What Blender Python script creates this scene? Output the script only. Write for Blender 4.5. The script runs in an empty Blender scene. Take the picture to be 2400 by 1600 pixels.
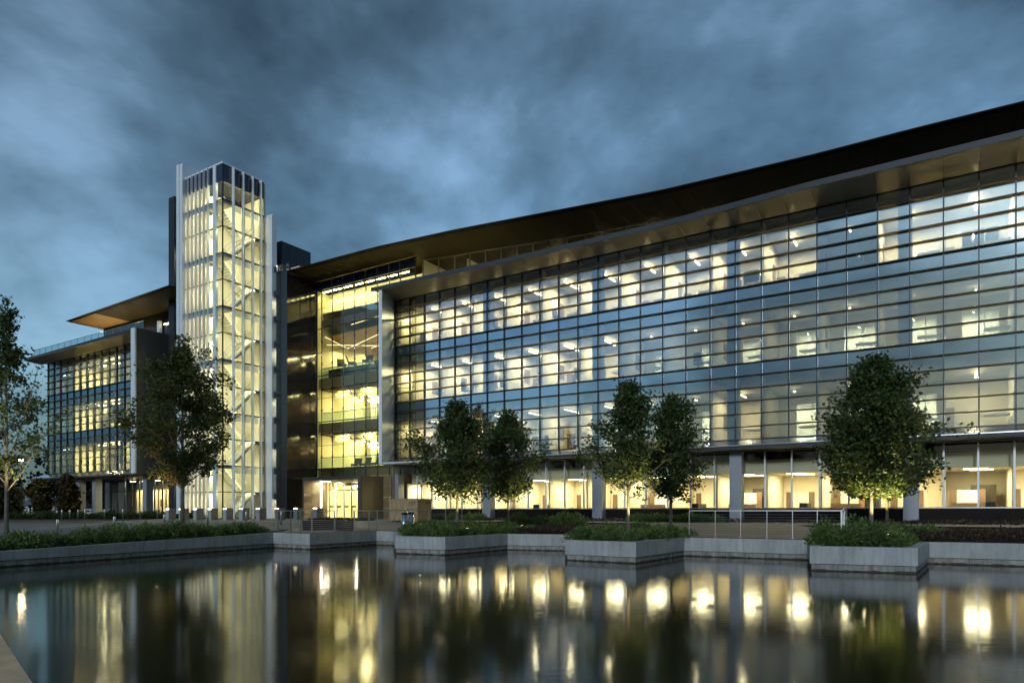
import bpy, math, random
import numpy as np
from mathutils import Vector, Matrix

SC = bpy.context.scene
COL = SC.collection
R = math.radians

# ---------------------------------------------------------------- camera
cam = bpy.data.cameras.new('camera')
cam.sensor_width = 36.0
cam.lens = 24.0
cam.shift_y = 0.1654
cam.clip_start = 0.1
cam.clip_end = 2000
camo = bpy.data.objects.new('camera', cam)
camo.location = (0, 0, 1.10)
camo.rotation_euler = (R(90), 0, 0)
COL.objects.link(camo)
SC.camera = camo

# ---------------------------------------------------------------- sky, sun, exposure
SUN_AZ = 203.0      # set sun behind the camera, a little to the left
SUN_EL = 14.0
world = bpy.data.worlds.new('World')
SC.world = world
world.use_nodes = True
wt = world.node_tree
wt.nodes.clear()


def wn(t, **kw):
    n = wt.nodes.new(t)
    for k, v in kw.items():
        setattr(n, k, v)
    return n


def wmath(op, a, b=None, c=None):
    n = wn('ShaderNodeMath', operation=op)
    for i, x in enumerate((a, b, c)):
        if x is None:
            continue
        if isinstance(x, (int, float)):
            n.inputs[i].default_value = x
        else:
            wt.links.new(x, n.inputs[i])
    return n.outputs[0]


tc = wn('ShaderNodeTexCoord')
mp = wn('ShaderNodeMapping')
mp.inputs['Rotation'].default_value = (-0.42297, 0.16561, 2.69969)
mp.inputs['Scale'].default_value = (1.0, 1.0, 1.6)
wt.links.new(tc.outputs['Generated'], mp.inputs[0])
n1 = wn('ShaderNodeTexNoise', noise_dimensions='4D')
n1.inputs['Scale'].default_value = 1.75
n1.inputs['W'].default_value = 46.9913
n1.inputs['Detail'].default_value = 8.0
n1.inputs['Roughness'].default_value = 0.56
n1.inputs['Distortion'].default_value = 0.18
wt.links.new(mp.outputs[0], n1.inputs['Vector'])
n2 = wn('ShaderNodeTexNoise', noise_dimensions='4D')
n2.inputs['Scale'].default_value = 4.2
n2.inputs['W'].default_value = 46.9913
n2.inputs['Detail'].default_value = 4.0
n2.inputs['Roughness'].default_value = 0.5
n2.inputs['Distortion'].default_value = 0.35
wt.links.new(mp.outputs[0], n2.inputs['Vector'])
dens = wmath('ADD', wmath('MULTIPLY', n1.outputs[0], 0.72), wmath('MULTIPLY', n2.outputs[0], 0.28))
ramp = wn('ShaderNodeValToRGB')
wt.links.new(dens, ramp.inputs[0])
el = ramp.color_ramp.elements
el[0].position, el[0].color = 0.40, (0.018, 0.031, 0.042, 1)      # thick dark cloud
el[1].position, el[1].color = 0.605, (0.150, 0.178, 0.190, 1)     # thin bright break
e = el.new(0.47); e.color = (0.042, 0.064, 0.078, 1)
e = el.new(0.53); e.color = (0.072, 0.102, 0.116, 1)
ramp2 = wn('ShaderNodeValToRGB')
wt.links.new(dens, ramp2.inputs[0])
el = ramp2.color_ramp.elements
el[0].position, el[0].color = 0.40, (0.13, 0.13, 0.13, 1)
el[1].position, el[1].color = 0.605, (1.0, 1.0, 1.0, 1)
e = el.new(0.47); e.color = (0.27, 0.27, 0.27, 1)
e = el.new(0.53); e.color = (0.50, 0.50, 0.50, 1)
sky = wn('ShaderNodeTexSky', sky_type='NISHITA')
sky.sun_disc = False
sky.sun_elevation = R(SUN_EL)
sky.sun_rotation = R(SUN_AZ)
sky.altitude = 200
sky.air_density = 1.4
sky.dust_density = 2.5
sky.ozone_density = 8.0
skym = wn('ShaderNodeMix', data_type='RGBA', blend_type='MULTIPLY')
skym.inputs[0].default_value = 1.0
wt.links.new(sky.outputs[0], skym.inputs[6])
skym.inputs[7].default_value = (0.136, 0.142, 0.120, 1)
# clouds dim the twilight behind them and carry a grey-blue light of their own
mul = wn('ShaderNodeMix', data_type='RGBA', blend_type='MULTIPLY')
mul.inputs[0].default_value = 1.0
wt.links.new(skym.outputs[2], mul.inputs[6])
wt.links.new(ramp2.outputs[0], mul.inputs[7])
add = wn('ShaderNodeMix', data_type='RGBA', blend_type='ADD')
add.inputs[0].default_value = 1.0
wt.links.new(mul.outputs[2], add.inputs[6])
wt.links.new(ramp.outputs[0], add.inputs[7])
bg = wn('ShaderNodeBackground')
bg.inputs['Strength'].default_value = 0.92
wt.links.new(add.outputs[2], bg.inputs['Color'])
wo = wn('ShaderNodeOutputWorld')
wt.links.new(bg.outputs[0], wo.inputs['Surface'])

sl = bpy.data.lights.new('sun', 'SUN')
sl.energy = 0.85
sl.angle = R(8)
sl.color = (0.80, 0.90, 1.0)
so = bpy.data.objects.new('sun', sl)
COL.objects.link(so)
sd = Vector((math.sin(R(SUN_AZ)) * math.cos(R(SUN_EL)), math.cos(R(SUN_AZ)) * math.cos(R(SUN_EL)), math.sin(R(SUN_EL))))
so.rotation_euler = sd.to_track_quat('Z', 'Y').to_euler()

SC.view_settings.view_transform = 'Standard'
SC.view_settings.look = 'None'
SC.view_settings.exposure = 0.3
SC.view_settings.gamma = 1.0
SC.view_settings.use_curve_mapping = False
SC.render.engine = 'CYCLES'
cy_ = SC.cycles
cy_.use_denoising = True
cy_.max_bounces = 10
cy_.diffuse_bounces = 3
cy_.glossy_bounces = 4
cy_.transmission_bounces = 6
cy_.transparent_max_bounces = 24
cy_.caustics_reflective = False
cy_.caustics_refractive = False
cy_.sample_clamp_indirect = 3.0
cy_.sample_clamp_direct = 0.0

# ---------------------------------------------------------------- materials
MATS = {}


def pm(name, rgb, rough=0.6, metal=0.0, var=0.15, scale=2.0, bump=0.0, bscale=None, spec=0.5, stretch=(1, 1, 1), var2=None):
    m = bpy.data.materials.new(name)
    m.use_nodes = True
    t = m.node_tree
    b = t.nodes['Principled BSDF']
    b.inputs['Roughness'].default_value = rough
    b.inputs['Metallic'].default_value = metal
    b.inputs['Specular IOR Level'].default_value = spec
    tcn = t.nodes.new('ShaderNodeTexCoord')
    mpn = t.nodes.new('ShaderNodeMapping')
    mpn.inputs['Scale'].default_value = stretch
    t.links.new(tcn.outputs['Object'], mpn.inputs[0])
    nz = t.nodes.new('ShaderNodeTexNoise')
    nz.inputs['Scale'].default_value = scale
    nz.inputs['Detail'].default_value = 6
    nz.inputs['Roughness'].default_value = 0.62
    t.links.new(mpn.outputs[0], nz.inputs['Vector'])
    cr = t.nodes.new('ShaderNodeValToRGB')
    t.links.new(nz.outputs[0], cr.inputs[0])
    lo = [c * (1 - var) for c in rgb]
    hi = [min(1, c * (1 + var)) for c in rgb]
    if var2:
        lo = var2
    cr.color_ramp.elements[0].position = 0.3
    cr.color_ramp.elements[1].position = 0.7
    cr.color_ramp.elements[0].color = (*lo, 1)
    cr.color_ramp.elements[1].color = (*hi, 1)
    t.links.new(cr.outputs[0], b.inputs['Base Color'])
    if bump:
        bn = t.nodes.new('ShaderNodeBump')
        bn.inputs['Strength'].default_value = bump
        bn.inputs['Distance'].default_value = 0.02
        nb = t.nodes.new('ShaderNodeTexNoise')
        nb.inputs['Scale'].default_value = bscale or scale * 8
        nb.inputs['Detail'].default_value = 4
        t.links.new(mpn.outputs[0], nb.inputs['Vector'])
        t.links.new(nb.outputs[0], bn.inputs['Height'])
        t.links.new(bn.outputs[0], b.inputs['Normal'])
    MATS[name] = m
    return m


def glass(name, tint, refl, rough=0.0, gtint=(1, 1, 1)):
    m = bpy.data.materials.new(name)
    m.use_nodes = True
    t = m.node_tree
    t.nodes.clear()
    tr = t.nodes.new('ShaderNodeBsdfTransparent')
    tr.inputs[0].default_value = (*tint, 1)
    gl = t.nodes.new('ShaderNodeBsdfGlossy')
    gl.inputs['Roughness'].default_value = rough
    gl.inputs['Color'].default_value = (*gtint, 1)
    lw = t.nodes.new('ShaderNodeLayerWeight')
    lw.inputs[0].default_value = 0.5
    p = t.nodes.new('ShaderNodeMath'); p.operation = 'POWER'
    t.links.new(lw.outputs['Facing'], p.inputs[0]); p.inputs[1].default_value = 4.0
    ma = t.nodes.new('ShaderNodeMath'); ma.operation = 'MULTIPLY_ADD'
    t.links.new(p.outputs[0], ma.inputs[0]); ma.inputs[1].default_value = 1 - refl; ma.inputs[2].default_value = refl
    mx = t.nodes.new('ShaderNodeMixShader')
    t.links.new(ma.outputs[0], mx.inputs[0]); t.links.new(tr.outputs[0], mx.inputs[1]); t.links.new(gl.outputs[0], mx.inputs[2])
    o = t.nodes.new('ShaderNodeOutputMaterial')
    t.links.new(mx.outputs[0], o.inputs[0])
    MATS[name] = m
    return m


def em(name, rgb, s):
    m = bpy.data.materials.new(name)
    m.use_nodes = True
    t = m.node_tree
    b = t.nodes['Principled BSDF']
    b.inputs['Base Color'].default_value = (0.8, 0.8, 0.8, 1)
    b.inputs['Emission Color'].default_value = (*rgb, 1)
    b.inputs['Emission Strength'].default_value = s
    MATS[name] = m
    return m


def leafmat(name, c1, c2, trans=0.35, rough=0.55):
    m = bpy.data.materials.new(name)
    m.use_nodes = True
    t = m.node_tree
    b = t.nodes['Principled BSDF']
    b.inputs['Roughness'].default_value = rough
    b.inputs['Specular IOR Level'].default_value = 0.3
    g = t.nodes.new('ShaderNodeNewGeometry')
    cr = t.nodes.new('ShaderNodeValToRGB')
    t.links.new(g.outputs['Random Per Island'], cr.inputs[0])
    cr.color_ramp.elements[0].color = (*c1, 1)
    cr.color_ramp.elements[1].color = (*c2, 1)
    t.links.new(cr.outputs[0], b.inputs['Base Color'])
    tl = t.nodes.new('ShaderNodeBsdfTranslucent')
    t.links.new(cr.outputs[0], tl.inputs[0])
    mx = t.nodes.new('ShaderNodeMixShader')
    mx.inputs[0].default_value = trans
    t.links.new(b.outputs[0], mx.inputs[1]); t.links.new(tl.outputs[0], mx.inputs[2])
    t.links.new(mx.outputs[0], t.nodes['Material Output'].inputs[0])
    MATS[name] = m
    return m


WARM = (1.0, 0.84, 0.47)
YEL = (1.0, 0.89, 0.46)
pm('concrete', (0.40, 0.41, 0.41), 0.75, var=0.22, scale=1.6, bump=0.15, stretch=(1, 1, 0.45))
pm('concrete_base', (0.30, 0.29, 0.265), 0.7, var=0.3, scale=2.2, bump=0.2, stretch=(1.4, 1.4, 0.35))


def streaks(name, amt):
    """rain streaks and blotches running down concrete"""
    t = MATS[name].node_tree
    b = t.nodes['Principled BSDF']
    src = b.inputs['Base Color'].links[0].from_socket
    tcn = t.nodes.new('ShaderNodeTexCoord')
    mpn = t.nodes.new('ShaderNodeMapping'); mpn.inputs['Scale'].default_value = (3.2, 3.2, 0.22)
    t.links.new(tcn.outputs['Object'], mpn.inputs[0])
    nz = t.nodes.new('ShaderNodeTexNoise'); nz.inputs['Scale'].default_value = 2.4; nz.inputs['Detail'].default_value = 7; nz.inputs['Roughness'].default_value = 0.7
    t.links.new(mpn.outputs[0], nz.inputs['Vector'])
    cr = t.nodes.new('ShaderNodeValToRGB')
    cr.color_ramp.elements[0].position = 0.36; cr.color_ramp.elements[0].color = (1 - amt, 1 - amt * 1.05, 1 - amt * 1.15, 1)
    cr.color_ramp.elements[1].position = 0.56; cr.color_ramp.elements[1].color = (1, 1, 1, 1)
    t.links.new(nz.outputs[0], cr.inputs[0])
    mx = t.nodes.new('ShaderNodeMix'); mx.data_type = 'RGBA'; mx.blend_type = 'MULTIPLY'; mx.inputs[0].default_value = 1.0
    t.links.new(src, mx.inputs[6]); t.links.new(cr.outputs[0], mx.inputs[7])
    t.links.new(mx.outputs[2], b.inputs['Base Color'])


streaks('concrete', 0.20)
streaks('concrete_base', 0.45)
pm('algae', (0.045, 0.042, 0.025), 0.8, var=0.4, scale=6)
pm('white_metal', (0.74, 0.79, 0.85), 0.38, 0.12, var=0.05, scale=0.7)
pm('silver', (0.55, 0.57, 0.58), 0.24, 0.9, var=0.05)
pm('soffit_metal', (0.46, 0.435, 0.37), 0.34, 0.6, var=0.08, scale=0.5)
pm('dark_metal', (0.035, 0.04, 0.048), 0.4, 0.5, var=0.1)
pm('mullion_dark', (0.03, 0.035, 0.042), 0.35, 0.6, var=0.05)
pm('fascia_blue', (0.030, 0.038, 0.047), 0.55, 0.0, var=0.06)
pm('sunshade', (0.30, 0.27, 0.20), 0.42, 0.45, var=0.05)
pm('bronze', (0.032, 0.026, 0.011), 0.6, 0.0, var=0.12, scale=0.8, spec=0.1)
pm('bronze_dark', (0.012, 0.011, 0.008), 0.6, 0.0, var=0.12, scale=0.8, spec=0.1)
pm('tan_panel', (0.23, 0.175, 0.095), 0.42, 0.25, var=0.12, scale=0.6, stretch=(1, 1, 3))
pm('grey_panel', (0.085, 0.082, 0.076), 0.5, 0.2, var=0.1, scale=0.8)
pm('black_stone', (0.018, 0.016, 0.016), 0.10, 0.0, var=0.25, scale=0.6, spec=0.8)
pm('base_wall', (0.012, 0.009, 0.008), 0.6, var=0.25, spec=0.12)
pm('cream', (0.80, 0.73, 0.57), 0.7, var=0.03)
pm('cream_tower', (0.83, 0.77, 0.58), 0.7, var=0.03)
pm('stair_paint', (0.52, 0.47, 0.34), 0.7, var=0.04)
pm('cream_yellow', (0.76, 0.70, 0.42), 0.7, var=0.06)
pm('ceiling_white', (0.78, 0.73, 0.60), 0.8, var=0.03)
pm('carpet', (0.42, 0.37, 0.28), 0.95, var=0.15)
pm('wood_panel', (0.17, 0.105, 0.06), 0.5, var=0.25, scale=3, stretch=(6, 6, 0.6))
pm('wood_ceiling', (0.30, 0.19, 0.075), 0.45, var=0.25, scale=2, stretch=(0.5, 4, 1))
pm('white_board', (0.82, 0.78, 0.66), 0.5, var=0.03)
pm('frame_white', (0.70, 0.70, 0.66), 0.5, var=0.03)
pm('clerestory_frame', (0.20, 0.20, 0.19), 0.4, 0.4, var=0.05)
pm('column_grey', (0.30, 0.32, 0.36), 0.45, 0.2, var=0.05)
pm('column_paint', (0.55, 0.56, 0.58), 0.55, var=0.05)
pm('chair_black', (0.02, 0.022, 0.027), 0.55, var=0.2)
pm('dark_furniture', (0.03, 0.024, 0.016), 0.6, var=0.2)
pm('crate_wood', (0.36, 0.255, 0.135), 0.8, var=0.3, scale=5, stretch=(1, 1, 0.35), bump=0.2)
pm('ink', (0.012, 0.010, 0.009), 0.8, var=0.1)
pm('steel', (0.42, 0.43, 0.44), 0.33, 0.85, var=0.08)
pm('slat_dark', (0.012, 0.011, 0.011), 0.6, var=0.2)
pm('box_blue', (0.33, 0.35, 0.36), 0.6, var=0.1)
pm('box_brown', (0.20, 0.185, 0.165), 0.6, var=0.1)
pm('soil', (0.030, 0.021, 0.015), 0.95, var=0.5, scale=9, bump=0.8, bscale=30)
pm('path_tan', (0.27, 0.225, 0.165), 0.85, var=0.12, scale=1.2, bump=0.1)
pm('asphalt', (0.13, 0.135, 0.14), 0.8, var=0.12, scale=2)
pm('grass_far', (0.03, 0.035, 0.015), 0.9, var=0.4, scale=0.4)
pm('sandstone', (0.66, 0.44, 0.25), 0.8, var=0.22, scale=2.5, bump=0.3)
pm('gravel', (0.30, 0.31, 0.33), 0.8, var=0.3, scale=9)
pm('bark', (0.13, 0.115, 0.10), 0.85, var=0.5, scale=7, bump=0.7, stretch=(1, 1, 0.4))
pm('bark_dark', (0.035, 0.028, 0.022), 0.9, var=0.4, scale=7)
pm('roof_grey', (0.12, 0.13, 0.15), 0.7, var=0.1)
pm('white_wall', (0.62, 0.58, 0.56), 0.7, var=0.1)
ms_ = glass('spandrel_blue', (0.010, 0.026, 0.062), 0.42, gtint=(0.66, 0.84, 1.0))
_d = ms_.node_tree.nodes.new('ShaderNodeBsdfDiffuse'); _d.inputs[0].default_value = (0.012, 0.030, 0.070, 1)
_x = [n for n in ms_.node_tree.nodes if n.type == 'MIX_SHADER'][0]
ms_.node_tree.links.new(_d.outputs[0], _x.inputs[1])
pm('tower_spandrel', (0.008, 0.018, 0.045), 0.04, 0.0, var=0.06, spec=0.9)
pm('roofing', (0.05, 0.05, 0.05), 0.9)
glass('glass', (0.74, 0.76, 0.76), 0.29, gtint=(0.70, 0.86, 1.0))
glass('glass_low', (0.90, 0.92, 0.89), 0.03)
glass('glass_tower', (0.88, 0.93, 0.94), 0.03)
glass('glass_atrium', (0.92, 0.92, 0.83), 0.035)
glass('glass_rail', (0.80, 0.90, 0.92), 0.08)
glass('glass_room', (0.60, 0.68, 0.78), 0.06)
em('bar_light', WARM, 22.0)
em('bar_dim', WARM, 12.0)
em('corridor_light', WARM, 14.0)
em('ground_light', (1.0, 0.86, 0.50), 7.0)
em('tower_light', (1.0, 0.86, 0.55), 8.0)
em('atrium_light', YEL, 20.0)
em('atrium_line', YEL, 2.2)
em('bulb', (1.0, 0.82, 0.45), 12.0)
em('led_white', (1.0, 0.90, 0.66), 16.0)
em('led_box', (1.0, 0.84, 0.52), 22.0)
em('street_bulb', (1.0, 0.75, 0.36), 260.0)
em('spot_bulb', (1.0, 0.82, 0.42), 60.0)
em('leftwing_light', (1.0, 0.86, 0.42), 18.0)
mf = bpy.data.materials.new('frosted'); mf.use_nodes = True
_b = mf.node_tree.nodes['Principled BSDF']
_b.inputs['Base Color'].default_value = (0.55, 0.58, 0.60, 1); _b.inputs['Roughness'].default_value = 0.25
_t = mf.node_tree.nodes.new('ShaderNodeBsdfTranslucent'); _t.inputs[0].default_value = (0.92, 0.92, 0.88, 1)
_m = mf.node_tree.nodes.new('ShaderNodeMixShader'); _m.inputs[0].default_value = 0.8
mf.node_tree.links.new(_b.outputs[0], _m.inputs[1]); mf.node_tree.links.new(_t.outputs[0], _m.inputs[2])
mf.node_tree.links.new(_m.outputs[0], mf.node_tree.nodes['Material Output'].inputs[0])
MATS['frosted'] = mf
pm('band_blue', (0.20, 0.27, 0.34), 0.25, 0.0, var=0.05)
leafmat('leaf_maple', (0.034, 0.062, 0.020), (0.105, 0.140, 0.035))
leafmat('leaf_birch', (0.045, 0.080, 0.026), (0.115, 0.155, 0.050))
leafmat('leaf_oak', (0.050, 0.072, 0.020), (0.125, 0.145, 0.036))
leafmat('leaf_shrub', (0.040, 0.095, 0.026), (0.20, 0.26, 0.075))
leafmat('leaf_hedge', (0.022, 0.045, 0.015), (0.06, 0.095, 0.028))
leafmat('leaf_brown', (0.035, 0.022, 0.015), (0.075, 0.045, 0.030), 0.15)
leafmat('leaf_far', (0.010, 0.018, 0.008), (0.028, 0.040, 0.016), 0.2)
leafmat('leaf_amber_lit', (0.030, 0.032, 0.012), (0.085, 0.066, 0.020), 0.3)  # dark green leaves with orange lamplight put into the colour


def mat_water():
    m = bpy.data.materials.new('water')
    m.use_nodes = True
    t = m.node_tree
    b = t.nodes['Principled BSDF']
    b.inputs['Base Color'].default_value = (0.020, 0.019, 0.008, 1)
    b.inputs['Roughness'].default_value = 0.088
    b.inputs['IOR'].default_value = 1.42
    tcn = t.nodes.new('ShaderNodeTexCoord')
    mpn = t.nodes.new('ShaderNodeMapping')
    mpn.inputs['Scale'].default_value = (0.9, 2.6, 1)
    t.links.new(tcn.outputs['Object'], mpn.inputs[0])
    n = t.nodes.new('ShaderNodeTexNoise')
    n.inputs['Scale'].default_value = 3.5
    n.inputs['Detail'].default_value = 4
    t.links.new(mpn.outputs[0], n.inputs['Vector'])
    bn = t.nodes.new('ShaderNodeBump')
    bn.inputs['Strength'].default_value = 0.10
    bn.inputs['Distance'].default_value = 0.012
    t.links.new(n.outputs[0], bn.inputs['Height'])
    t.links.new(bn.outputs[0], b.inputs['Normal'])
    MATS['water'] = m


mat_water()


def mat_pavers():
    m = pm('pavers', (0.2, 0.2, 0.2), 0.8)
    t = m.node_tree
    b = t.nodes['Principled BSDF']
    tcn = t.nodes.new('ShaderNodeTexCoord')
    br = t.nodes.new('ShaderNodeTexBrick')
    br.inputs['Color1'].default_value = (0.17, 0.175, 0.185, 1)
    br.inputs['Color2'].default_value = (0.29, 0.27, 0.25, 1)
    br.inputs['Mortar'].default_value = (0.07, 0.07, 0.07, 1)
    br.inputs['Scale'].default_value = 1.0
    br.inputs['Brick Width'].default_value = 0.9
    br.inputs['Row Height'].default_value = 0.45
    br.inputs['Mortar Size'].default_value = 0.012
    t.links.new(tcn.outputs['Object'], br.inputs['Vector'])
    t.links.new(br.outputs[0], b.inputs['Base Color'])


mat_pavers()

# ---------------------------------------------------------------- mesh helpers


def mk(name, V, F, mat, parent=None, smooth=False, loc=None):
    me = bpy.data.meshes.new(name)
    me.from_pydata(V, [], F)
    if smooth:
        me.polygons.foreach_set('use_smooth', [True] * len(me.polygons))
    me.materials.append(MATS[mat])
    me.update()
    return place(name, me, parent, loc)


def place(name, me, parent=None, loc=None, rot=None):
    o = bpy.data.objects.new(name, me)
    COL.objects.link(o)
    if parent is not None:
        o.parent = parent
    if loc is not None:
        o.location = loc
    if rot is not None:
        o.rotation_euler = rot
    return o


BF = [(0, 3, 2, 1), (4, 5, 6, 7), (0, 1, 5, 4), (1, 2, 6, 5), (2, 3, 7, 6), (3, 0, 4, 7)]


def bxv(x0, x1, y0, y1, z0, z1):
    return [(x0, y0, z0), (x1, y0, z0), (x1, y1, z0), (x0, y1, z0), (x0, y0, z1), (x1, y0, z1), (x1, y1, z1), (x0, y1, z1)]


def box(name, x0, x1, y0, y1, z0, z1, mat, parent=None):
    return mk(name, bxv(x0, x1, y0, y1, z0, z1), BF, mat, parent)


class MB:
    def __init__(s):
        s.v = []; s.f = []

    def add(s, V, F):
        n = len(s.v)
        s.v += [tuple(p) for p in V]
        s.f += [tuple(i + n for i in f) for f in F]
        return s

    def box(s, *a):
        return s.add(bxv(*a), BF)

    def obox(s, p0, p1, w, h):
        """bar with rectangular section from p0 to p1"""
        p0 = Vector(p0); p1 = Vector(p1)
        d = (p1 - p0).normalized()
        up = Vector((0, 0, 1)) if abs(d.z) < 0.95 else Vector((1, 0, 0))
        sx = d.cross(up).normalized() * (w / 2)
        sy = sx.cross(d).normalized() * (h / 2)
        V = [p0 - sx - sy, p0 + sx - sy, p0 + sx + sy, p0 - sx + sy, p1 - sx - sy, p1 + sx - sy, p1 + sx + sy, p1 - sx + sy]
        return s.add(V, BF)

    def tube(s, pts, rad, n=7, cap=True):
        pts = [Vector(p) for p in pts]
        if not isinstance(rad, (list, tuple)):
            rad = [rad] * len(pts)
        V = []; F = []
        for i, p in enumerate(pts):
            d = (pts[min(i + 1, len(pts) - 1)] - pts[max(i - 1, 0)]).normalized()
            a = Vector((0, 0, 1)) if abs(d.z) < 0.9 else Vector((1, 0, 0))
            x = d.cross(a).normalized(); y = d.cross(x)
            for k in range(n):
                t = 2 * math.pi * k / n
                V.append(p + (x * math.cos(t) + y * math.sin(t)) * rad[i])
        for i in range(len(pts) - 1):
            for k in range(n):
                F.append((i * n + k, i * n + (k + 1) % n, (i + 1) * n + (k + 1) % n, (i + 1) * n + k))
        if cap:
            F.append(tuple(range(n - 1, -1, -1)))
            F.append(tuple((len(pts) - 1) * n + k for k in range(n)))
        return s.add(V, F)

    def prism(s, poly, z0, z1):
        n = len(poly)
        V = [(x, y, z0) for x, y in poly] + [(x, y, z1) for x, y in poly]
        F = [tuple(range(n - 1, -1, -1)), tuple(range(n, 2 * n))] + [(i, (i + 1) % n, n + (i + 1) % n, n + i) for i in range(n)]
        return s.add(V, F)

    def lathe(s, prof, n=14, c=(0, 0)):
        V = []; F = []
        for r, z in prof:
            for k in range(n):
                t = 2 * math.pi * k / n
                V.append((c[0] + r * math.cos(t), c[1] + r * math.sin(t), z))
        for i in range(len(prof) - 1):
            for k in range(n):
                F.append((i * n + k, i * n + (k + 1) % n, (i + 1) * n + (k + 1) % n, (i + 1) * n + k))
        F.append(tuple(range(n - 1, -1, -1)))
        F.append(tuple((len(prof) - 1) * n + k for k in range(n)))
        return s.add(V, F)

    def sphere(s, c, r, n=6, m=4):
        prof = [(max(r * math.sin(math.pi * i / m), r * 0.05), c[2] - r * math.cos(math.pi * i / m)) for i in range(m + 1)]
        return s.lathe(prof, n, (c[0], c[1]))

    def build(s, name, mat, parent=None, smooth=False, loc=None):
        return mk(name, s.v, s.f, mat, parent, smooth, loc)


def tag(o, label=None, cat=None, group=None, kind=None):
    if label: o['label'] = label
    if cat: o['category'] = cat
    if group: o['group'] = group
    if kind: o['kind'] = kind
    return o


def empty(name, loc=(0, 0, 0), rz=0.0):
    o = bpy.data.objects.new(name, None)
    o.location = loc
    o.rotation_euler = (0, 0, rz)
    COL.objects.link(o)
    return o


def copy_tree(o, loc, rz=None, scale=None):
    c = o.copy()
    COL.objects.link(c)
    c.location = loc
    if rz is not None: c.rotation_euler = (0, 0, rz)
    if scale is not None: c.scale = (scale, scale, scale)
    for ch in list(o.children):
        d = ch.copy(); COL.objects.link(d); d.parent = c
        for g in list(ch.children):
            h = g.copy(); COL.objects.link(h); h.parent = d
    return c


# building frame: U runs along the facades (right and towards the camera), V into the building
ANG = R(32.62)
CA, SA = math.cos(ANG), math.sin(ANG)
OX, OY = -8.25, 55.22


def bw(U, V, z=0.0):
    return (OX + CA * U + SA * V, OY - SA * U + CA * V, z)


def toV(x, y):
    return (x - OX) * SA + (y - OY) * CA


def toU(x, y):
    return (x - OX) * CA - (y - OY) * SA


def broot(name, label, cat='building'):
    return tag(empty(name, (OX, OY, 0), -ANG), label, cat)


def area(parent, loc, sx, sy, power, col=WARM, d=(0, 0, -1), boost=False):
    """rectangular lamp shining along d; some sit in fittings, some are bare added fill"""
    l = bpy.data.lights.new('area_lamp', 'AREA')
    l.shape = 'RECTANGLE'; l.size = sx; l.size_y = sy; l.energy = power * 2.6 * (1.32 if boost else 1.0); l.color = col
    o = bpy.data.objects.new('area_lamp', l); COL.objects.link(o)
    o.parent = parent; o.location = loc
    d = Vector(d)
    if abs(d.x) < 1e-6 and abs(d.y) < 1e-6:
        o.rotation_euler = (0, 0, 0)
    else:
        o.rotation_euler = d.to_track_quat('-Z', 'Y').to_euler()
    return o

# ================================================================ THE SETTING
WATER_Z = -0.77
EDGE = [(-17.8, 20.7, -0.28), (-12.18, 34.8, 0), (-9.83, 33.2, 0), (-7.49, 37.7, 0), (-6.35, 36.9, 0), (-5.08, 30.0, 0),
        (-2.84, 28.9, 0), (-0.23, 32.95, 0), (2.55, 32.0, 0), (2.08, 26.0, 0), (4.39, 24.3, 0), (7.17, 28.5, 0),
        (11.3, 26.0, 0), (9.44, 21.5, 0), (12.07, 20.4, 0), (14.8, 24.3, 0), (40.0, 11.0, 0)]
DEX = [-17.8, -12.18, -9.83, -7.49, -6.35, -0.23, 2.55, 7.17, 11.3, 14.8, 40.0]
DEY = [20.7, 34.8, 33.2, 37.7, 36.9, 32.95, 32.0, 28.5, 26.0, 24.3, 11.0]


def de(x):
    return float(np.interp(x, DEX, DEY))


def G(x, y):
    d0 = de(x)
    if x > -28:
        vb = -1.0
    else:
        vb = -4.0
    db = OY + (vb - (x - OX) * SA) / CA
    t = max(0.0, min(1.0, (y - d0) / max(4.0, db - d0)))
    tt = min(1.0, t * 1.3)
    s = tt * tt * (3 - 2 * tt)
    low = -0.052 * max(0.0, min(9.0, -13.0 - x))
    return 0.42 * s + low * max(0.0, 1 - t * 1.15)


def seqs(a, b, step):
    n = max(1, int(round((b - a) / step)))
    return [a + (b - a) * i / n for i in range(n + 1)]


def gridmesh(name, fn, nu, nv, mat, parent=None):
    V = []; F = []
    for i in range(nu):
        for j in range(nv):
            V.append(fn(i, j))
    for i in range(nu - 1):
        for j in range(nv - 1):
            F.append((i * nv + j, (i + 1) * nv + j, (i + 1) * nv + j + 1, i * nv + j + 1))
    return mk(name, V, F, mat, parent)


cols = [-600, -300, -160, -110, -85, -70] + seqs(-60, -18, 1.5) + seqs(-17.8, 40, 0.6) + [45, 55, 70, 110, 200, 500]
rows = [0.22, 0.7, 1.3] + seqs(2, 44, 0.9) + [50, 58, 70, 90, 130, 220, 500, 900]
tag(gridmesh('ground', lambda i, j: (cols[i], de(cols[i]) + rows[j], G(cols[i], de(cols[i]) + rows[j]) - 0.035), len(cols), len(rows), 'soil'), kind='structure')


def sheet(name, X, lo, hi, n, mat, eps):
    def f(i, j):
        x = X[i]
        y = lo(x) + (hi(x) - lo(x)) * j / (n - 1)
        return (x, y, G(x, y) + eps)
    return tag(gridmesh(name, f, len(X), n, mat), kind='structure')


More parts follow.
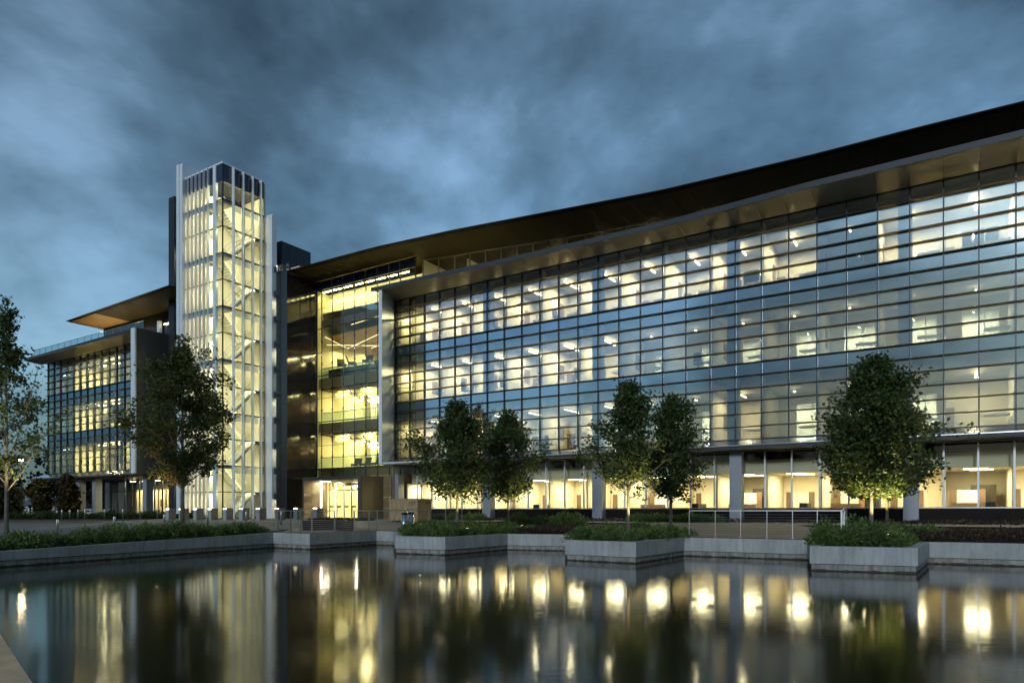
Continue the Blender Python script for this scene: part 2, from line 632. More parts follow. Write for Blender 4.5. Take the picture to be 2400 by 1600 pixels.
# paved plaza in front of the tower and entrance, asphalt drive to its left, tan paths
sheet('plaza', seqs(-30, -6.4, 0.6), lambda x: max(de(x) + 0.25, 38.0 + 0.05 * (x + 20)) if x < -12.4 else de(x) + 0.2, lambda x: OY + (-0.4 - (x - OX) * SA) / CA if x > -19 else 62.5, 36, 'pavers', 0.012)
sheet('drive', seqs(-75, -12.6, 1.0), lambda x: de(x) + 2.6 if x > -17.8 else 23.6, lambda x: 47.5 + 0.08 * (-x - 20), 24, 'asphalt', 0.008 + 0.01)
sheet('kerb', seqs(-75, -27, 1.0), lambda x: 47.5 + 0.08 * (-x - 20), lambda x: 47.9 + 0.08 * (-x - 20), 2, 'concrete', 0.10)
sheet('deck', seqs(-12.1, -5.6, 0.3), lambda x: de(x) + 0.28, lambda x: 41.5 + 0.6 * (x + 9), 12, 'path_tan', 0.024)
sheet('deck', seqs(6.9, 14.2, 0.3), lambda x: de(x) + 0.28, lambda x: OY + (-4.4 - (x - OX) * SA) / CA, 16, 'path_tan', 0.020)


def path_pt(i, j):
    U = -3 + i * 0.75
    V = -5.7 + j * 0.35
    x, y, _ = bw(U, V)
    return (x, y, G(x, y) + 0.030)


tag(gridmesh('path', path_pt, 66, 7, 'path_tan'), kind='structure')

# water and the bank the camera stands on
tag(mk('water', [(-60, -12, WATER_Z), (60, -12, WATER_Z), (60, 42, WATER_Z), (-60, 42, WATER_Z)], [(0, 1, 2, 3)], 'water'), kind='structure')
tag(mk('pool_floor', [(-70, -20, -1.7), (70, -20, -1.7), (70, 45, -1.7), (-70, 45, -1.7)], [(0, 1, 2, 3)], 'soil'), kind='structure')
bank = MB()
p0 = Vector((-17.6, 21.3)); p1 = Vector((4.0, -3.6)); dd = (p1 - p0).normalized(); nn = Vector((-dd.y, dd.x)) * -1
nn = Vector((dd.y, -dd.x))
if nn.x > 0: nn = -nn
q = [p0, p1, p1 + nn * 40, p0 + nn * 40]
mk_b = MB()
mk_b.prism([tuple(p0 + nn * 0.62), tuple(p0 + nn * 60), tuple(p1 + nn * 60), tuple(p1 + nn * 0.62)], -1.6, -0.36)
tag(mk_b.build('bank', 'soil'), kind='structure')
ledge = tag(empty('stone_ledge', (0, 0, 0)), 'warm sandstone coping along the near edge of the pool, bottom left', 'ledge')
L = (p1 - p0).length
k = 0
a = 0.0
random.seed(3)
while a < L - 0.3:
    b = min(L, a + 1.22)
    c0 = p0 + dd * (a + 0.006); c1 = p0 + dd * (b - 0.006)
    m = MB()
    m.prism([tuple(c0 - nn * 0.03), tuple(c0 + nn * 0.6), tuple(c1 + nn * 0.6), tuple(c1 - nn * 0.03)], -0.43, -0.30 + random.uniform(-0.003, 0.003))
    m.build('coping_stone', 'sandstone', ledge)
    a = b
m = MB()
m.prism([tuple(p0), tuple(p0 + nn * 0.58), tuple(p1 + nn * 0.58), tuple(p1)], -1.5, -0.435)
m.build('ledge_wall', 'concrete_base', ledge)

# ---- concrete pool wall and planters
NE = len(EDGE)


def mitre(off):
    out = []
    for i in range(NE):
        p = Vector(EDGE[i][:2])
        ns = []
        for a_, b_ in ((i - 1, i), (i, i + 1)):
            if a_ < 0 or b_ >= NE: continue
            d = (Vector(EDGE[b_][:2]) - Vector(EDGE[a_][:2])).normalized()
            ns.append(Vector((d.y, -d.x)))
        if len(ns) == 1:
            out.append(p + ns[0] * off)
        else:
            bis = (ns[0] + ns[1]).normalized()
            out.append(p + bis * (off / max(0.35, bis.dot(ns[0]))))
    return out


MO, MI, MB0, MBI, MA = mitre(0.055), mitre(-0.27), mitre(0.0), mitre(-0.2), mitre(0.008)


def wallseg(i, parent):
    def pr(o_, i_, z0, zt0, zt1, name, mat):
        V = [(*o_[i], z0), (*o_[i + 1], z0), (*i_[i + 1], z0), (*i_[i], z0), (*o_[i], zt0), (*o_[i + 1], zt1), (*i_[i + 1], zt1), (*i_[i], zt0)]
        return mk(name, V, BF, mat, parent)
    # coping cast in panels with open joints
    Lp = (Vector(EDGE[i + 1][:2]) - Vector(EDGE[i][:2])).length
    n_ = max(1, int(round(Lp / 2.6)))
    g_ = 0.006 / Lp
    for k_ in range(n_):
        t0 = k_ / n_ + (g_ if k_ else 0); t1 = (k_ + 1) / n_ - (g_ if k_ < n_ - 1 else 0)
        o0, o1 = MO[i].lerp(MO[i + 1], t0), MO[i].lerp(MO[i + 1], t1)
        i0, i1 = MI[i].lerp(MI[i + 1], t0), MI[i].lerp(MI[i + 1], t1)
        h0_, h1_ = EDGE[i][2] + (EDGE[i + 1][2] - EDGE[i][2]) * t0, EDGE[i][2] + (EDGE[i + 1][2] - EDGE[i][2]) * t1
        mk('wall_panel', [(*o0, -0.545), (*o1, -0.545), (*i1, -0.545), (*i0, -0.545), (*o0, h0_), (*o1, h1_), (*i1, h1_), (*i0, h0_)], BF, 'concrete', parent)
    pr(MB0, MBI, -1.65, -0.565, -0.565, 'wall_base', 'concrete_base')
    # uneven algae line just above the water
    random.seed(i)
    a_, b_ = MA[i], MA[i + 1]
    n = max(4, int((b_ - a_).length / 0.12))
    V = []; F = []
    for k_ in range(n + 1):
        p = a_ + (b_ - a_) * (k_ / n)
        V += [(p.x, p.y, -0.83), (p.x, p.y, -0.725 + random.uniform(-0.018, 0.022))]
        if k_: F.append((2 * k_ - 2, 2 * k_, 2 * k_ + 1, 2 * k_ - 1))
    mk('algae_line', V, F, 'algae', parent)


pw = tag(empty('pool_wall', (0, 0, 0)), 'long pale concrete retaining wall along the far side of the pool', 'wall')
PL = {}
for i in (0, 1, 2, 3, 7, 11, 15):
    wallseg(i, pw)
PLDEF = {'A': (4, (4, 5, 6, 7), 'concrete corner planter jutting into the pool in front of the wooden crate'),
         'B': (8, (8, 9, 10, 11), 'concrete corner planter jutting into the pool left of the right-hand railing'),
         'C': (12, (12, 13, 14, 15), 'nearest concrete corner planter jutting into the pool, right of the railing')}
for k, (s, ids, lab) in PLDEF.items():
    c = EDGE[ids[1]]
    pl = tag(empty('concrete_planter', (0, 0, 0)), lab, 'planter', 'corner planters along the pool')
    for i in range(s, s + 3):
        wallseg(i, pl)
    pts = [MI[i] for i in ids]
    m = MB(); m.prism([(p.x, p.y) for p in pts], -0.5, -0.10)
    m.build('soil_bed', 'soil', pl)

# ================================================================ OFFICE WING
ZB = 5.40
RH = 0.759
BAY = 1.52
FL = [5.40, ZB + 6 * RH, ZB + 12 * RH]
ZT = ZB + 17 * RH


def sub(o, name, mat, *a):
    return box(name, *a, mat, o)


def curtain_wall(root, U0, n, V, limit=300, tipL=0.0, tipR=0.0, rng=1):
    """mullions, transoms, sunshades, vision panes and spandrel panels, all separate parts"""
    random.seed(rng)
    for i in range(n + 1):
        u = U0 + i * BAY
        sub(root, 'mullion', 'mullion_dark', u - 0.032, u + 0.032, V - 0.07, V + 0.13, ZB, ZT)
    for k in range(18):
        z = ZB + k * RH
        sub(root, 'transom', 'mullion_dark', U0, U0 + n * BAY, V - 0.05, V + 0.10, z - 0.026, z + 0.026)
        if 0 < k < 17:
            m = MB()
            a, b = U0 - tipL, U0 + n * BAY + tipR
            yo, yi = V - 0.25, V - 0.055
            prof = [(yi, z + 0.022), (yo + 0.05, z + 0.030), (yo, z + 0.012), (yo + 0.05, z - 0.014), (yi, z - 0.02)]
            VV = [(a, y, zz) for y, zz in prof] + [(b, y, zz) for y, zz in prof]
            q_ = len(prof)
            FF = [tuple(range(q_)), tuple(range(2 * q_ - 1, q_ - 1, -1))] + [((j + 1) % q_, j, q_ + j, q_ + (j + 1) % q_) for j in range(q_)]
            m.add(VV, FF)
            m.build('sunshade', 'sunshade', root)
    w = BAY - 0.07; h = RH - 0.06
    me = bpy.data.meshes.new('window_pane'); me.from_pydata(bxv(-w / 2, w / 2, 0, 0.018, -h / 2, h / 2), [], BF); me.materials.append(MATS['glass'])
    ms = bpy.data.meshes.new('spandrel_panel'); ms.from_pydata(bxv(-w / 2, w / 2, 0, 0.018, -h / 2, h / 2), [], BF); ms.materials.append(MATS['spandrel_blue'])
    slots = []
    for i in range(n):
        for k in range(17):
            slots.append((i, k, k in (5, 11)))
    vis = sorted([s for s in slots if not s[2]], key=lambda s: -s[0])
    rest = MB()
    for c, (i, k, sp) in enumerate(vis):
        loc = (U0 + (i + 0.5) * BAY, V + 0.02, ZB + (k + 0.5) * RH)
        if c < limit:
            place('window_pane', me, root, loc, (random.gauss(0, 0.0016), 0, random.gauss(0, 0.0016)))
        else:
            rest.box(loc[0] - w / 2, loc[0] + w / 2, loc[1], loc[1] + 0.018, loc[2] - h / 2, loc[2] + h / 2)
    if rest.v:
        tag(rest.build('window_panes', 'glass', root), kind='stuff')
    for (i, k, sp) in slots:
        if sp:
            place('spandrel_panel', ms, root, (U0 + (i + 0.5) * BAY, V + 0.02, ZB + (k + 0.5) * RH), (random.gauss(0, 0.002), 0, random.gauss(0, 0.002)))


wing = broot('office_wing', 'long three-storey glass office wing with white end frame on the right')
U_L, NB = -1.52, 31
U_R = U_L + NB * BAY
curtain_wall(wing, U_L, NB, 0.0, tipL=0.02)

# floors, roof, end and back walls
for f, zf in enumerate(FL):
    sub(wing, 'floor_slab', 'carpet', U_L, U_R, 0.16, 13.0, zf - 0.10, zf)
    sub(wing, 'ceiling_void', 'dark_metal', U_L, U_R, 0.16, 13.0, zf - 0.72, zf - 0.105)
sub(wing, 'roof_slab', 'dark_metal', U_L, U_R, 0.16, 13.0, ZT + 0.02, ZT + 0.42)
sub(wing, 'back_wall', 'grey_panel', U_L, U_R, 13.0, 13.3, 0.3, ZT + 0.4)
sub(wing, 'side_wall', 'grey_panel', U_R, U_R + 0.3, 0.2, 13.3, 0.3, ZT + 0.4)
sub(wing, 'side_wall', 'cream', U_L - 0.22, U_L - 0.06, 0.14, 13.3, 4.8, ZT + 0.4)

CELL = 2 * BAY
ncell = 16
random.seed(11)
CHAIRS = []


def office(c, f):
    zf = FL[f]
    top = FL[f] + (3.79 if f < 2 else 3.79)
    ua = U_L + BAY + (c - 0) * CELL if c > 0 else U_L
    ub = U_L + BAY + (c + 1) * CELL
    ua = 0.0 + c * CELL
    ub = ua + CELL
    if c == -1:
        ua, ub = U_L, 0.0
    mid = (ua + ub) / 2
    right = ua > 17.5
    if f == 2:
        lit = not (30.5 < mid < 33.5)
    elif f == 1:
        lit = mid < 16.8
    else:
        lit = mid < 16.8 or c in (8, 12)
    clg = zf + 3.18
    pt_ = sub(wing, 'partition', 'cream', ua - 0.05, ua + 0.05, 0.30, 4.6, zf + 0.003, top - 0.01)
    sub(wing, 'ceiling', 'ceiling_white', ua + 0.055, ub - 0.055, 1.0, 4.58, clg, clg + 0.1)
    sub(wing, 'bulkhead', 'ceiling_white', ua + 0.055, ub - 0.055, 0.9, 0.995, clg, top - 0.02)
    if f == 2 and (ua > 22 and c % 2 == 0 or not lit) or f < 2 and not lit:
        # glazed corridor front with a door
        s = ua + 0.06
        d0 = ua + (1.15 if c % 2 else 0.85)
        d1 = min(ub - 0.35, d0 + 1.75)
        sub(wing, 'back_wall', 'cream', s, d0 - 0.03, 4.5, 4.6, zf + 0.003, clg - 0.003)
        sub(wing, 'back_wall', 'cream', d1 + 0.03, ub - 0.06, 4.5, 4.6, zf + 0.003, clg - 0.003)
        sub(wing, 'back_wall', 'cream', d0 - 0.028, d1 + 0.028, 4.5, 4.6, zf + 2.55, clg - 0.003)
        fr = MB()
        for u in (d0, (d0 + d1) / 2 + 0.2, d1):
            fr.box(u - 0.028, u + 0.028, 4.44, 4.5, zf + 0.003, zf + 2.54)
        fr.box(d0 + 0.03, d1 - 0.03, 4.44, 4.5, zf + 2.47, zf + 2.54)
        fr.build('door_frame', 'frame_white', wing)
        sub(wing, 'corridor_pane', 'glass_room', d0 + 0.03, d1 - 0.03, 4.515, 4.525, zf + 0.01, zf + 2.46)
    else:
        sub(wing, 'back_wall', 'cream', ua + 0.06, ub - 0.06, 4.5, 4.6, zf + 0.003, clg - 0.003)
    if lit:
        if c < 0:
            place('ceiling_light', ME_SHORT, wing, (ua + 0.7, 1.6, clg - 0.22))
            area(wing, (ua + 0.7, 1.8, clg - 0.26), 0.09, 0.36, 130 if f else 50, boost=True)
        else:
            area(wing, (ua + 1.45, 2.17 + 0.12 * (c % 2), clg - 0.26), 0.09, 1.25, (125, 110, 52)[2 - f], boost=True)
            place('ceiling_light', ME_BAR if f else ME_BARD, wing, (ua + 1.45, 1.55 + 0.12 * (c % 2), clg - 0.22))
            place('ceiling_light', ME_SHORT if f else ME_SHORTD, wing, (ua + 1.45, 1.02 + 0.12 * (c % 2), clg - 0.22))
    else:
        # dim fitting added to lift the unlit office so its walls show
        place('ceiling_light', ME_SHORTD, wing, (ua + 1.45, 2.0, clg - 0.22))
        if f < 2:
            area(wing, (ua + 1.45, 2.18, clg - 0.26), 0.09, 0.36, 8, boost=True)
    # hung wood tack panel and light switch on the partition
    if c >= 0 and (lit or c % 2 == 0):
        sub(pt_, 'wood_panel', 'wood_panel', ua + 0.052, ua + 0.085, 2.75, 3.5, zf + 1.02, zf + 2.08)
        sub(pt_, 'switch_plate', 'silver', ua + 0.052, ua + 0.062, 2.12, 2.2, zf + 1.35, zf + 1.52)
    if c >= 0 and lit and c % 3 != 2:
        sub(wing, 'wood_cabinet', 'wood_panel', ua + 0.06, ua + 0.5, 4.0, 4.45, zf + 0.004, zf + 1.55)
    # desk under the window line
    if c >= 0:
        sub(wing, 'desk', 'white_board', ub - 1.25, ub - 0.12, 1.5, 2.3, zf + 0.70, zf + 0.74)
    return ua, ub, lit


def barmesh(name, l, mat):
    me_ = bpy.data.meshes.new(name)
    me_.from_pydata(bxv(-0.045, 0.045, 0, l, -0.03, 0.03), [], BF)
    me_.materials.append(MATS[mat])
    return me_


ME_BAR = barmesh('ceiling_light', 1.25, 'bar_light')
ME_SHORT = barmesh('ceiling_light', 0.36, 'bar_light')
ME_BARD = barmesh('ceiling_light', 1.25, 'bar_dim')
ME_SHORTD = barmesh('ceiling_light', 0.36, 'bar_dim')
for f in range(3):
    for c in range(-1, 15):
        office(c, f)
    zf = FL[f]
    # corridor behind the offices
    sub(wing, 'corridor_wall', 'cream', U_L, U_R, 6.9, 7.0, zf + 0.003, zf + 3.6)
    sub(wing, 'corridor_ceiling', 'ceiling_white', U_L, U_R, 4.62, 6.88, zf + 2.95, zf + 3.05)
    if f < 2:
        for c in range(6, 15):
            u = c * CELL + 1.5
            sub(wing, 'corridor_light', 'corridor_light', u - 0.5, u + 0.5, 5.3, 5.6, zf + 2.90, zf + 2.945)
            area(wing, (u, 5.45, zf + 2.893), 1.0, 0.3, 170, boost=True)
    else:
        pass
for f in range(3):
    for j in range(5):
        u = -1.75 + j * 9.12 + 9.12
        if j < 5 and u < U_R:
            sub(wing, 'column', 'column_paint', u - 0.33, u + 0.33, 0.25, 0.85, FL[f] + 0.004, FL[f] + 3.78)

# upper overhang: soffit panels, fascia
OVX = [-1.9, 3, 11, 17, 22, 26, 30.5, 35, 40, 46]
OVV = [-2.5, -2.44, -2.1, -2.02, -1.98, -2.26, -2.58, -2.6, -2.65, -2.65]
for i in range(NB):
    a, b = U_L + i * BAY + 0.006, U_L + (i + 1) * BAY - 0.006
    va, vb = float(np.interp(a, OVX, OVV)), float(np.interp(b, OVX, OVV))
    V = [(a, -0.09, ZT + 0.03), (b, -0.09, ZT + 0.03), (b, vb + 0.45, ZT + 0.24), (a, va + 0.45, ZT + 0.24), (b, vb + 0.02, ZT + 0.15), (a, va + 0.02, ZT + 0.15)]
    V2 = [(x, y, z + 0.03) for x, y, z in V]
    mk('soffit_panel', V + V2, [(0, 3, 2, 1), (3, 5, 4, 2), (6, 7, 8, 9), (9, 8, 10, 11), (0, 1, 7, 6), (5, 11, 10, 4), (0, 6, 9, 3), (3, 9, 11, 5), (1, 2, 8, 7), (2, 4, 10, 8)], 'soffit_metal', wing)
m = MB()
us = seqs(U_L - 0.35, U_R, 1.2)
V = []; F = []
for i, u in enumerate(us):
    v = float(np.interp(u, OVX, OVV))
    V += [(u, v - 0.02, ZT + 0.14), (u, v - 0.02, ZT + 0.46), (u, 0.3, ZT + 0.62), (u, 0.3, ZT + 0.44), (u, v + 0.3, ZT + 0.30)]
    if i:
        p_, c_ = (i - 1) * 5, i * 5
        for j in range(5):
            F.append((p_ + j, p_ + (j + 1) % 5, c_ + (j + 1) % 5, c_ + j))
F += [(0, 4, 3, 2, 1), tuple(len(us) * 5 - 5 + j for j in range(5))]
mk('fascia', V, F, 'fascia_blue', wing)

# white end frame: splayed reveal panels and front edge
zs = [4.78] + [4.78 + i * (ZT + 0.12 - 4.78) / 6 for i in range(1, 7)]
for i in range(6):
    z0, z1 = zs[i] + 0.006, zs[i + 1] - 0.006
    MB().prism([(-1.05, -2.5), (-0.72, -2.5), (-1.6, -0.1), (-1.72, 0.12), (-1.95, 0.12)], z0, z1).build('frame_panel', 'white_metal', wing)

# sloping sill apron and soffit under the glass box
for i in range(0, NB, 2):
    a, b = U_L + i * BAY + 0.006, min(U_R, U_L + (i + 2) * BAY - 0.006)
    if i == 0: a = -1.0
    V = [(a, -0.06, ZB - 0.03), (b, -0.06, ZB - 0.03), (b, -1.15, ZB - 0.42), (a, -1.15, ZB - 0.42), (a, -0.06, ZB - 0.09), (b, -0.06, ZB - 0.09), (b, -1.15, ZB - 0.48), (a, -1.15, ZB - 0.48)]
    mk('sill_apron', V, [(0, 3, 2, 1), (4, 5, 6, 7), (0, 1, 5, 4), (1, 2, 6, 5), (2, 3, 7, 6), (3, 0, 4, 7)], 'silver', wing)
MB().prism([(-1.0, -1.12), (U_R, -1.12), (U_R, 1.6), (-1.6, 1.6), (-1.6, 0.1)], 4.74, 4.88).build('under_soffit', 'fascia_blue', wing)
sub(wing, 'under_fascia', 'white_metal', -0.70, 6.0, -2.44, -1.2, 4.80, 4.90)

# ground floor: base wall, glazing, columns, rooms
GZ0, GZ1 = 1.32, 4.70
GU0 = -1.3
sub(wing, 'base_wall', 'base_wall', -2.2, U_R, 0.80, 1.25, 0.1, 1.24)
sub(wing, 'sill', 'silver', -1.3, U_R, 0.74, 1.2, 1.245, 1.31)
sub(wing, 'ground_slab', 'carpet', -2.2, U_R, 1.26, 13.0, 0.30, 0.46)
for i in range(0, 31):
    u = i * BAY
    col = any(abs(u - c_) < 0.5 for c_ in (-1.75, 7.4, 16.55, 25.8, 35.0, 44))
    sub(wing, 'ground_mullion', 'white_metal', u - 0.045, u + 0.045, 0.84, 1.0, GZ0, GZ1)
    if i < 30:
        sub(wing, 'ground_pane', 'glass_low', u + 0.05, u + BAY - 0.05, 0.91, 0.925, GZ0, GZ1 - 0.005)
sub(wing, 'ground_pane', 'glass_low', -1.3, -0.05, 0.91, 0.925, GZ0, GZ1 - 0.005)
for c_ in (-1.75, 7.4, 16.55, 25.8, 35.0):
    sub(wing, 'ground_column', 'column_grey', c_ - 0.36, c_ + 0.36, 0.15, 0.83, 0.3, 4.735)
sub(wing, 'blind_pocket', 'base_wall', -1.2, U_R, 1.1, 1.3, 4.20, 4.72)
sub(wing, 'ground_bulkhead', 'cream', -1.3, U_R, 1.75, 1.9, 3.42, 4.72)
sub(wing, 'ground_ceiling', 'ceiling_white', -1.3, U_R, 1.91, 6.98, 3.42, 3.52)
sub(wing, 'ground_back_wall', 'cream', -2.2, U_R, 7.0, 7.1, 0.46, 4.7)
random.seed(5)
for c in range(-1, 15):
    ua = c * CELL + (0 if c >= 0 else 1.5)
    deep = 5.4 if ua < 17 else 6.2
    sub(wing, 'ground_partition', 'cream', ua - 0.06, ua + 0.06, 1.4, deep, 0.462, 3.415)
    if c >= 0:
        if ua < 17 or c % 2:
            sub(wing, 'ground_back_wall', 'cream', ua + 0.07, ua + CELL - 0.07, deep - 0.1, deep, 0.462, 3.41)
        # white board between wood jambs
        for (x0, x1, mt, zt) in ((0.25, 0.62, 'wood_panel', 2.35), (0.63, 1.62, 'white_board', 2.30), (1.63, 1.98, 'wood_panel', 2.35)):
            y = deep - 0.14 if (ua < 17 or c % 2) else 4.9
            sub(wing, 'wood_jamb' if mt == 'wood_panel' else 'white_board', mt, ua + x0, ua + x1, y - 0.03, y, 0.47, zt)
        if not (ua < 17 or c % 2):
            sub(wing, 'dark_cabinet', 'dark_furniture', ua + 1.3, ua + 2.5, 5.2, 5.7, 0.47, 2.6)
            sub(wing, 'reception_desk', 'wood_panel', ua + 0.3, ua + 1.9, 3.0, 3.6, 0.47, 1.55)
        sub(wing, 'ceiling_light', 'ground_light', ua + 0.9, ua + 2.0, 2.6, 2.72, 3.36, 3.415)
        sub(wing, 'ceiling_light', 'ground_light', ua + 1.2, ua + 2.3, 3.8, 3.92, 3.36, 3.415)
        area(wing, (ua + 1.5, 2.66, 3.352), 1.1, 0.5, 42, (1.0, 0.85, 0.50))
        area(wing, (ua + 1.6, 3.86, 3.352), 1.1, 0.5, 42, (1.0, 0.85, 0.50))
sub(wing, 'screen', 'white_board', 2.2, 3.2, 3.2, 3.26, 1.35, 2.5)
area(wing, (-0.6, 2.6, 3.352), 1.0, 0.12, 60, (1.0, 0.85, 0.50))

# upper roof canopy with curved edge, clerestory under it
CANX = [-11.17, -1, 2.1, 6.3, 11.2, 16.8, 21, 25, 30, 35, 40, 47]
CANV = [-3.15, -2.9, -2.6, -2.17, -1.43, -0.59, 0.04, 0.3, 0.58, 0.6, 0.75, 0.8]
CLX = [-12, -3.8, 0.65, 3.5, 6.1, 8.7, 11.3, 14.1, 19.6, 22.7, 47]
CLV = [0.0, 0.1, 0.85, 1.5, 1.9, 2.4, 2.9, 3.3, 3.92, 4.35, 6.0]
ZC = 21.6
us = seqs(-11.17, 46.2, 1.3)
for i in range(len(us) - 1):
    a, b = us[i] + 0.008, us[i + 1] - 0.008
    va, vb = float(np.interp(a, CANX, CANV)), float(np.interp(b, CANX, CANV))
    V = [(a, va + 0.35, ZC), (b, vb + 0.35, ZC), (b, 9.0, ZC - 0.02), (a, 9.0, ZC - 0.02)]
    V += [(x, y, z + 0.04) for x, y, z in V]
    mk('canopy_board', V, BF, 'bronze' , wing)
V = []; F = []
for i, u in enumerate(us):
    v = float(np.interp(u, CANX, CANV))
    V += [(u, v, ZC + 0.06), (u, v + 0.34, ZC - 0.01), (u, v + 0.34, ZC + 0.06), (u, 13.5, ZC + 0.06), (u, 13.5, ZC + 0.95), (u, v, ZC + 0.13)]
    if i:
        p_, c_ = (i - 1) * 6, i * 6
        for j in range(6):
            F.append((p_ + j, p_ + (j + 1) % 6, c_ + (j + 1) % 6, c_ + j))
F += [tuple(range(5, -1, -1)), tuple(len(us) * 6 - 6 + j for j in range(6))]
mk('roof', V, F, 'bronze_dark', wing)
# clerestory
cu = [0.65, 2.0, 3.4, 4.75, 6.1, 7.4, 8.7, 10.0, 11.35, 12.7, 14.1, 15.6, 17.2, 18.8, 20.5, 22.2, 24, 26]
for i in range(len(cu)):
    v = float(np.interp(cu[i], CLX, CLV))
    MB().box(cu[i] - 0.03, cu[i] + 0.03, v - 0.05, v + 0.08, ZT + 0.64, ZC - 0.06).build('clerestory_mullion', 'clerestory_frame', wing)
    if i < len(cu) - 1:
        v2 = float(np.interp(cu[i + 1], CLX, CLV))
        V = [(cu[i] + 0.05, v, ZT + 0.64), (cu[i + 1] - 0.05, v2, ZT + 0.64), (cu[i + 1] - 0.05, v2, ZC - 0.14), (cu[i] + 0.05, v, ZC - 0.14)]
        V += [(x, y + 0.015, z) for x, y, z in V]
        mk('clerestory_pane', V, BF, 'glass_low', wing)
        V = [(cu[i] + 0.05, v - 0.04, ZC - 0.13), (cu[i + 1] - 0.05, v2 - 0.04, ZC - 0.13), (cu[i + 1] - 0.05, v2 + 0.06, ZC - 0.13), (cu[i] + 0.05, v + 0.06, ZC - 0.13)]
        V += [(x, y, z + 0.08) for x, y, z in V]
        mk('clerestory_head', V, BF, 'clerestory_frame', wing)
sub(wing, 'penthouse_wall', 'cream', 0.7, 46, 8.6, 8.8, ZT + 0.44, ZC - 0.05)
sub(wing, 'penthouse_wall', 'cream', 0.55, 0.68, 1.0, 8.6, ZT + 0.44, ZC - 0.05)
for u in (2.5, 6.5, 10.5, 14.5, 18.5, 22.5):
    sub(wing, 'penthouse_light', 'bar_dim', u - 0.5, u + 0.5, 5.4, 5.7, ZC - 0.2, ZC - 0.12)
    area(wing, (u, 5.55, ZC - 0.21), 1.0, 0.3, 44)
for u in (4.2, 10.9):
    sub(wing, 'penthouse_partition', 'cream', u - 0.06, u + 0.06, float(np.interp(u, CLX, CLV)) + 0.5, 8.5, ZT + 0.45, ZC - 0.3)

for u in (-0.6, 2.2, 5.0, 7.8):
    sub(wing, 'roof_uplight', 'dark_metal', u - 0.12, u + 0.12, -0.62, -0.38, ZT + 0.57, ZT + 0.68)
    area(wing, (u, -0.5, ZT + 0.69), 0.2, 0.2, 6, (1.0, 0.86, 0.34), (0, 0.02, 1))

# ================================================================ ATRIUM
atr = broot('glass_atrium', 'tall yellow-lit glass atrium with entrance portal between tower and office wing')
AX = [-11.17, -10.4, -9.05, -7.7, -6.32, -4.98, -3.62, -2.3, -1.1, 0.55]
ATZ = [4.05, 4.85, 9.0, 13.1, 17.3, 20.75]
for i in range(len(AX)):
    sub(atr, 'glass_fin', 'mullion_dark', AX[i] - 0.018, AX[i] + 0.018, 0.03, 0.12, ATZ[0], ZC - 0.05)
for k in range(1, 6):
    sub(atr, 'transom', 'mullion_dark', AX[0], AX[-1], -0.045, 0.022, ATZ[k] - 0.035, ATZ[k] + 0.035)
for i in range(len(AX) - 1):
    for k in range(5):
        sub(atr, 'glass_pane', 'glass_atrium', AX[i] + 0.022, AX[i + 1] - 0.022, -0.012, 0.006, ATZ[k] + 0.04, ATZ[k + 1] - 0.04)
    sub(atr, 'spandrel_pane', 'tower_spandrel', AX[i] + 0.022, AX[i + 1] - 0.022, -0.012, 0.006, ATZ[5] + 0.04, ZC - 0.06)
for z in (6.9, 11.1, 15.2, 19.1):
    sub(atr, 'glazing_line', 'mullion_dark', AX[0], AX[-1], -0.02, 0.012, z - 0.014, z + 0.014)
# spider fittings where fins meet the glass
sp = MB()
for du, dz in ((-0.13, -0.09), (0.13, -0.09), (-0.13, 0.09), (0.13, 0.09)):
    sp.obox((0, 0.1, 0), (du, 0.03, dz), 0.03, 0.03)
sp.box(-0.05, 0.05, 0.06, 0.16, -0.05, 0.05)
spm = bpy.data.meshes.new('spider_fitting'); spm.from_pydata(sp.v, [], sp.f); spm.materials.append(MATS['dark_metal'])
for i in range(1, len(AX) - 1):
    for z in (5.9, 7.9, 10.05, 12.05, 14.2, 16.2, 18.4, 20.5):
        place('spider_fitting', spm, atr, (AX[i], 0.0, z))
# dark polished stone return wall on the left, folding down from the canopy
for k in range(5):
    z0 = 0.25 + k * 4.27
    for j in range(3):
        v0 = -3.1 + j * 1.03
        sub(atr, 'stone_panel', 'black_stone', -11.42, -11.17, v0 + 0.006, v0 + 1.024, z0 + 0.006, min(ZC - 0.02, z0 + 4.264))
sub(atr, 'stone_core', 'black_stone', -12.6, -11.43, -3.09, 3.0, 0.2, ZC + 0.3)
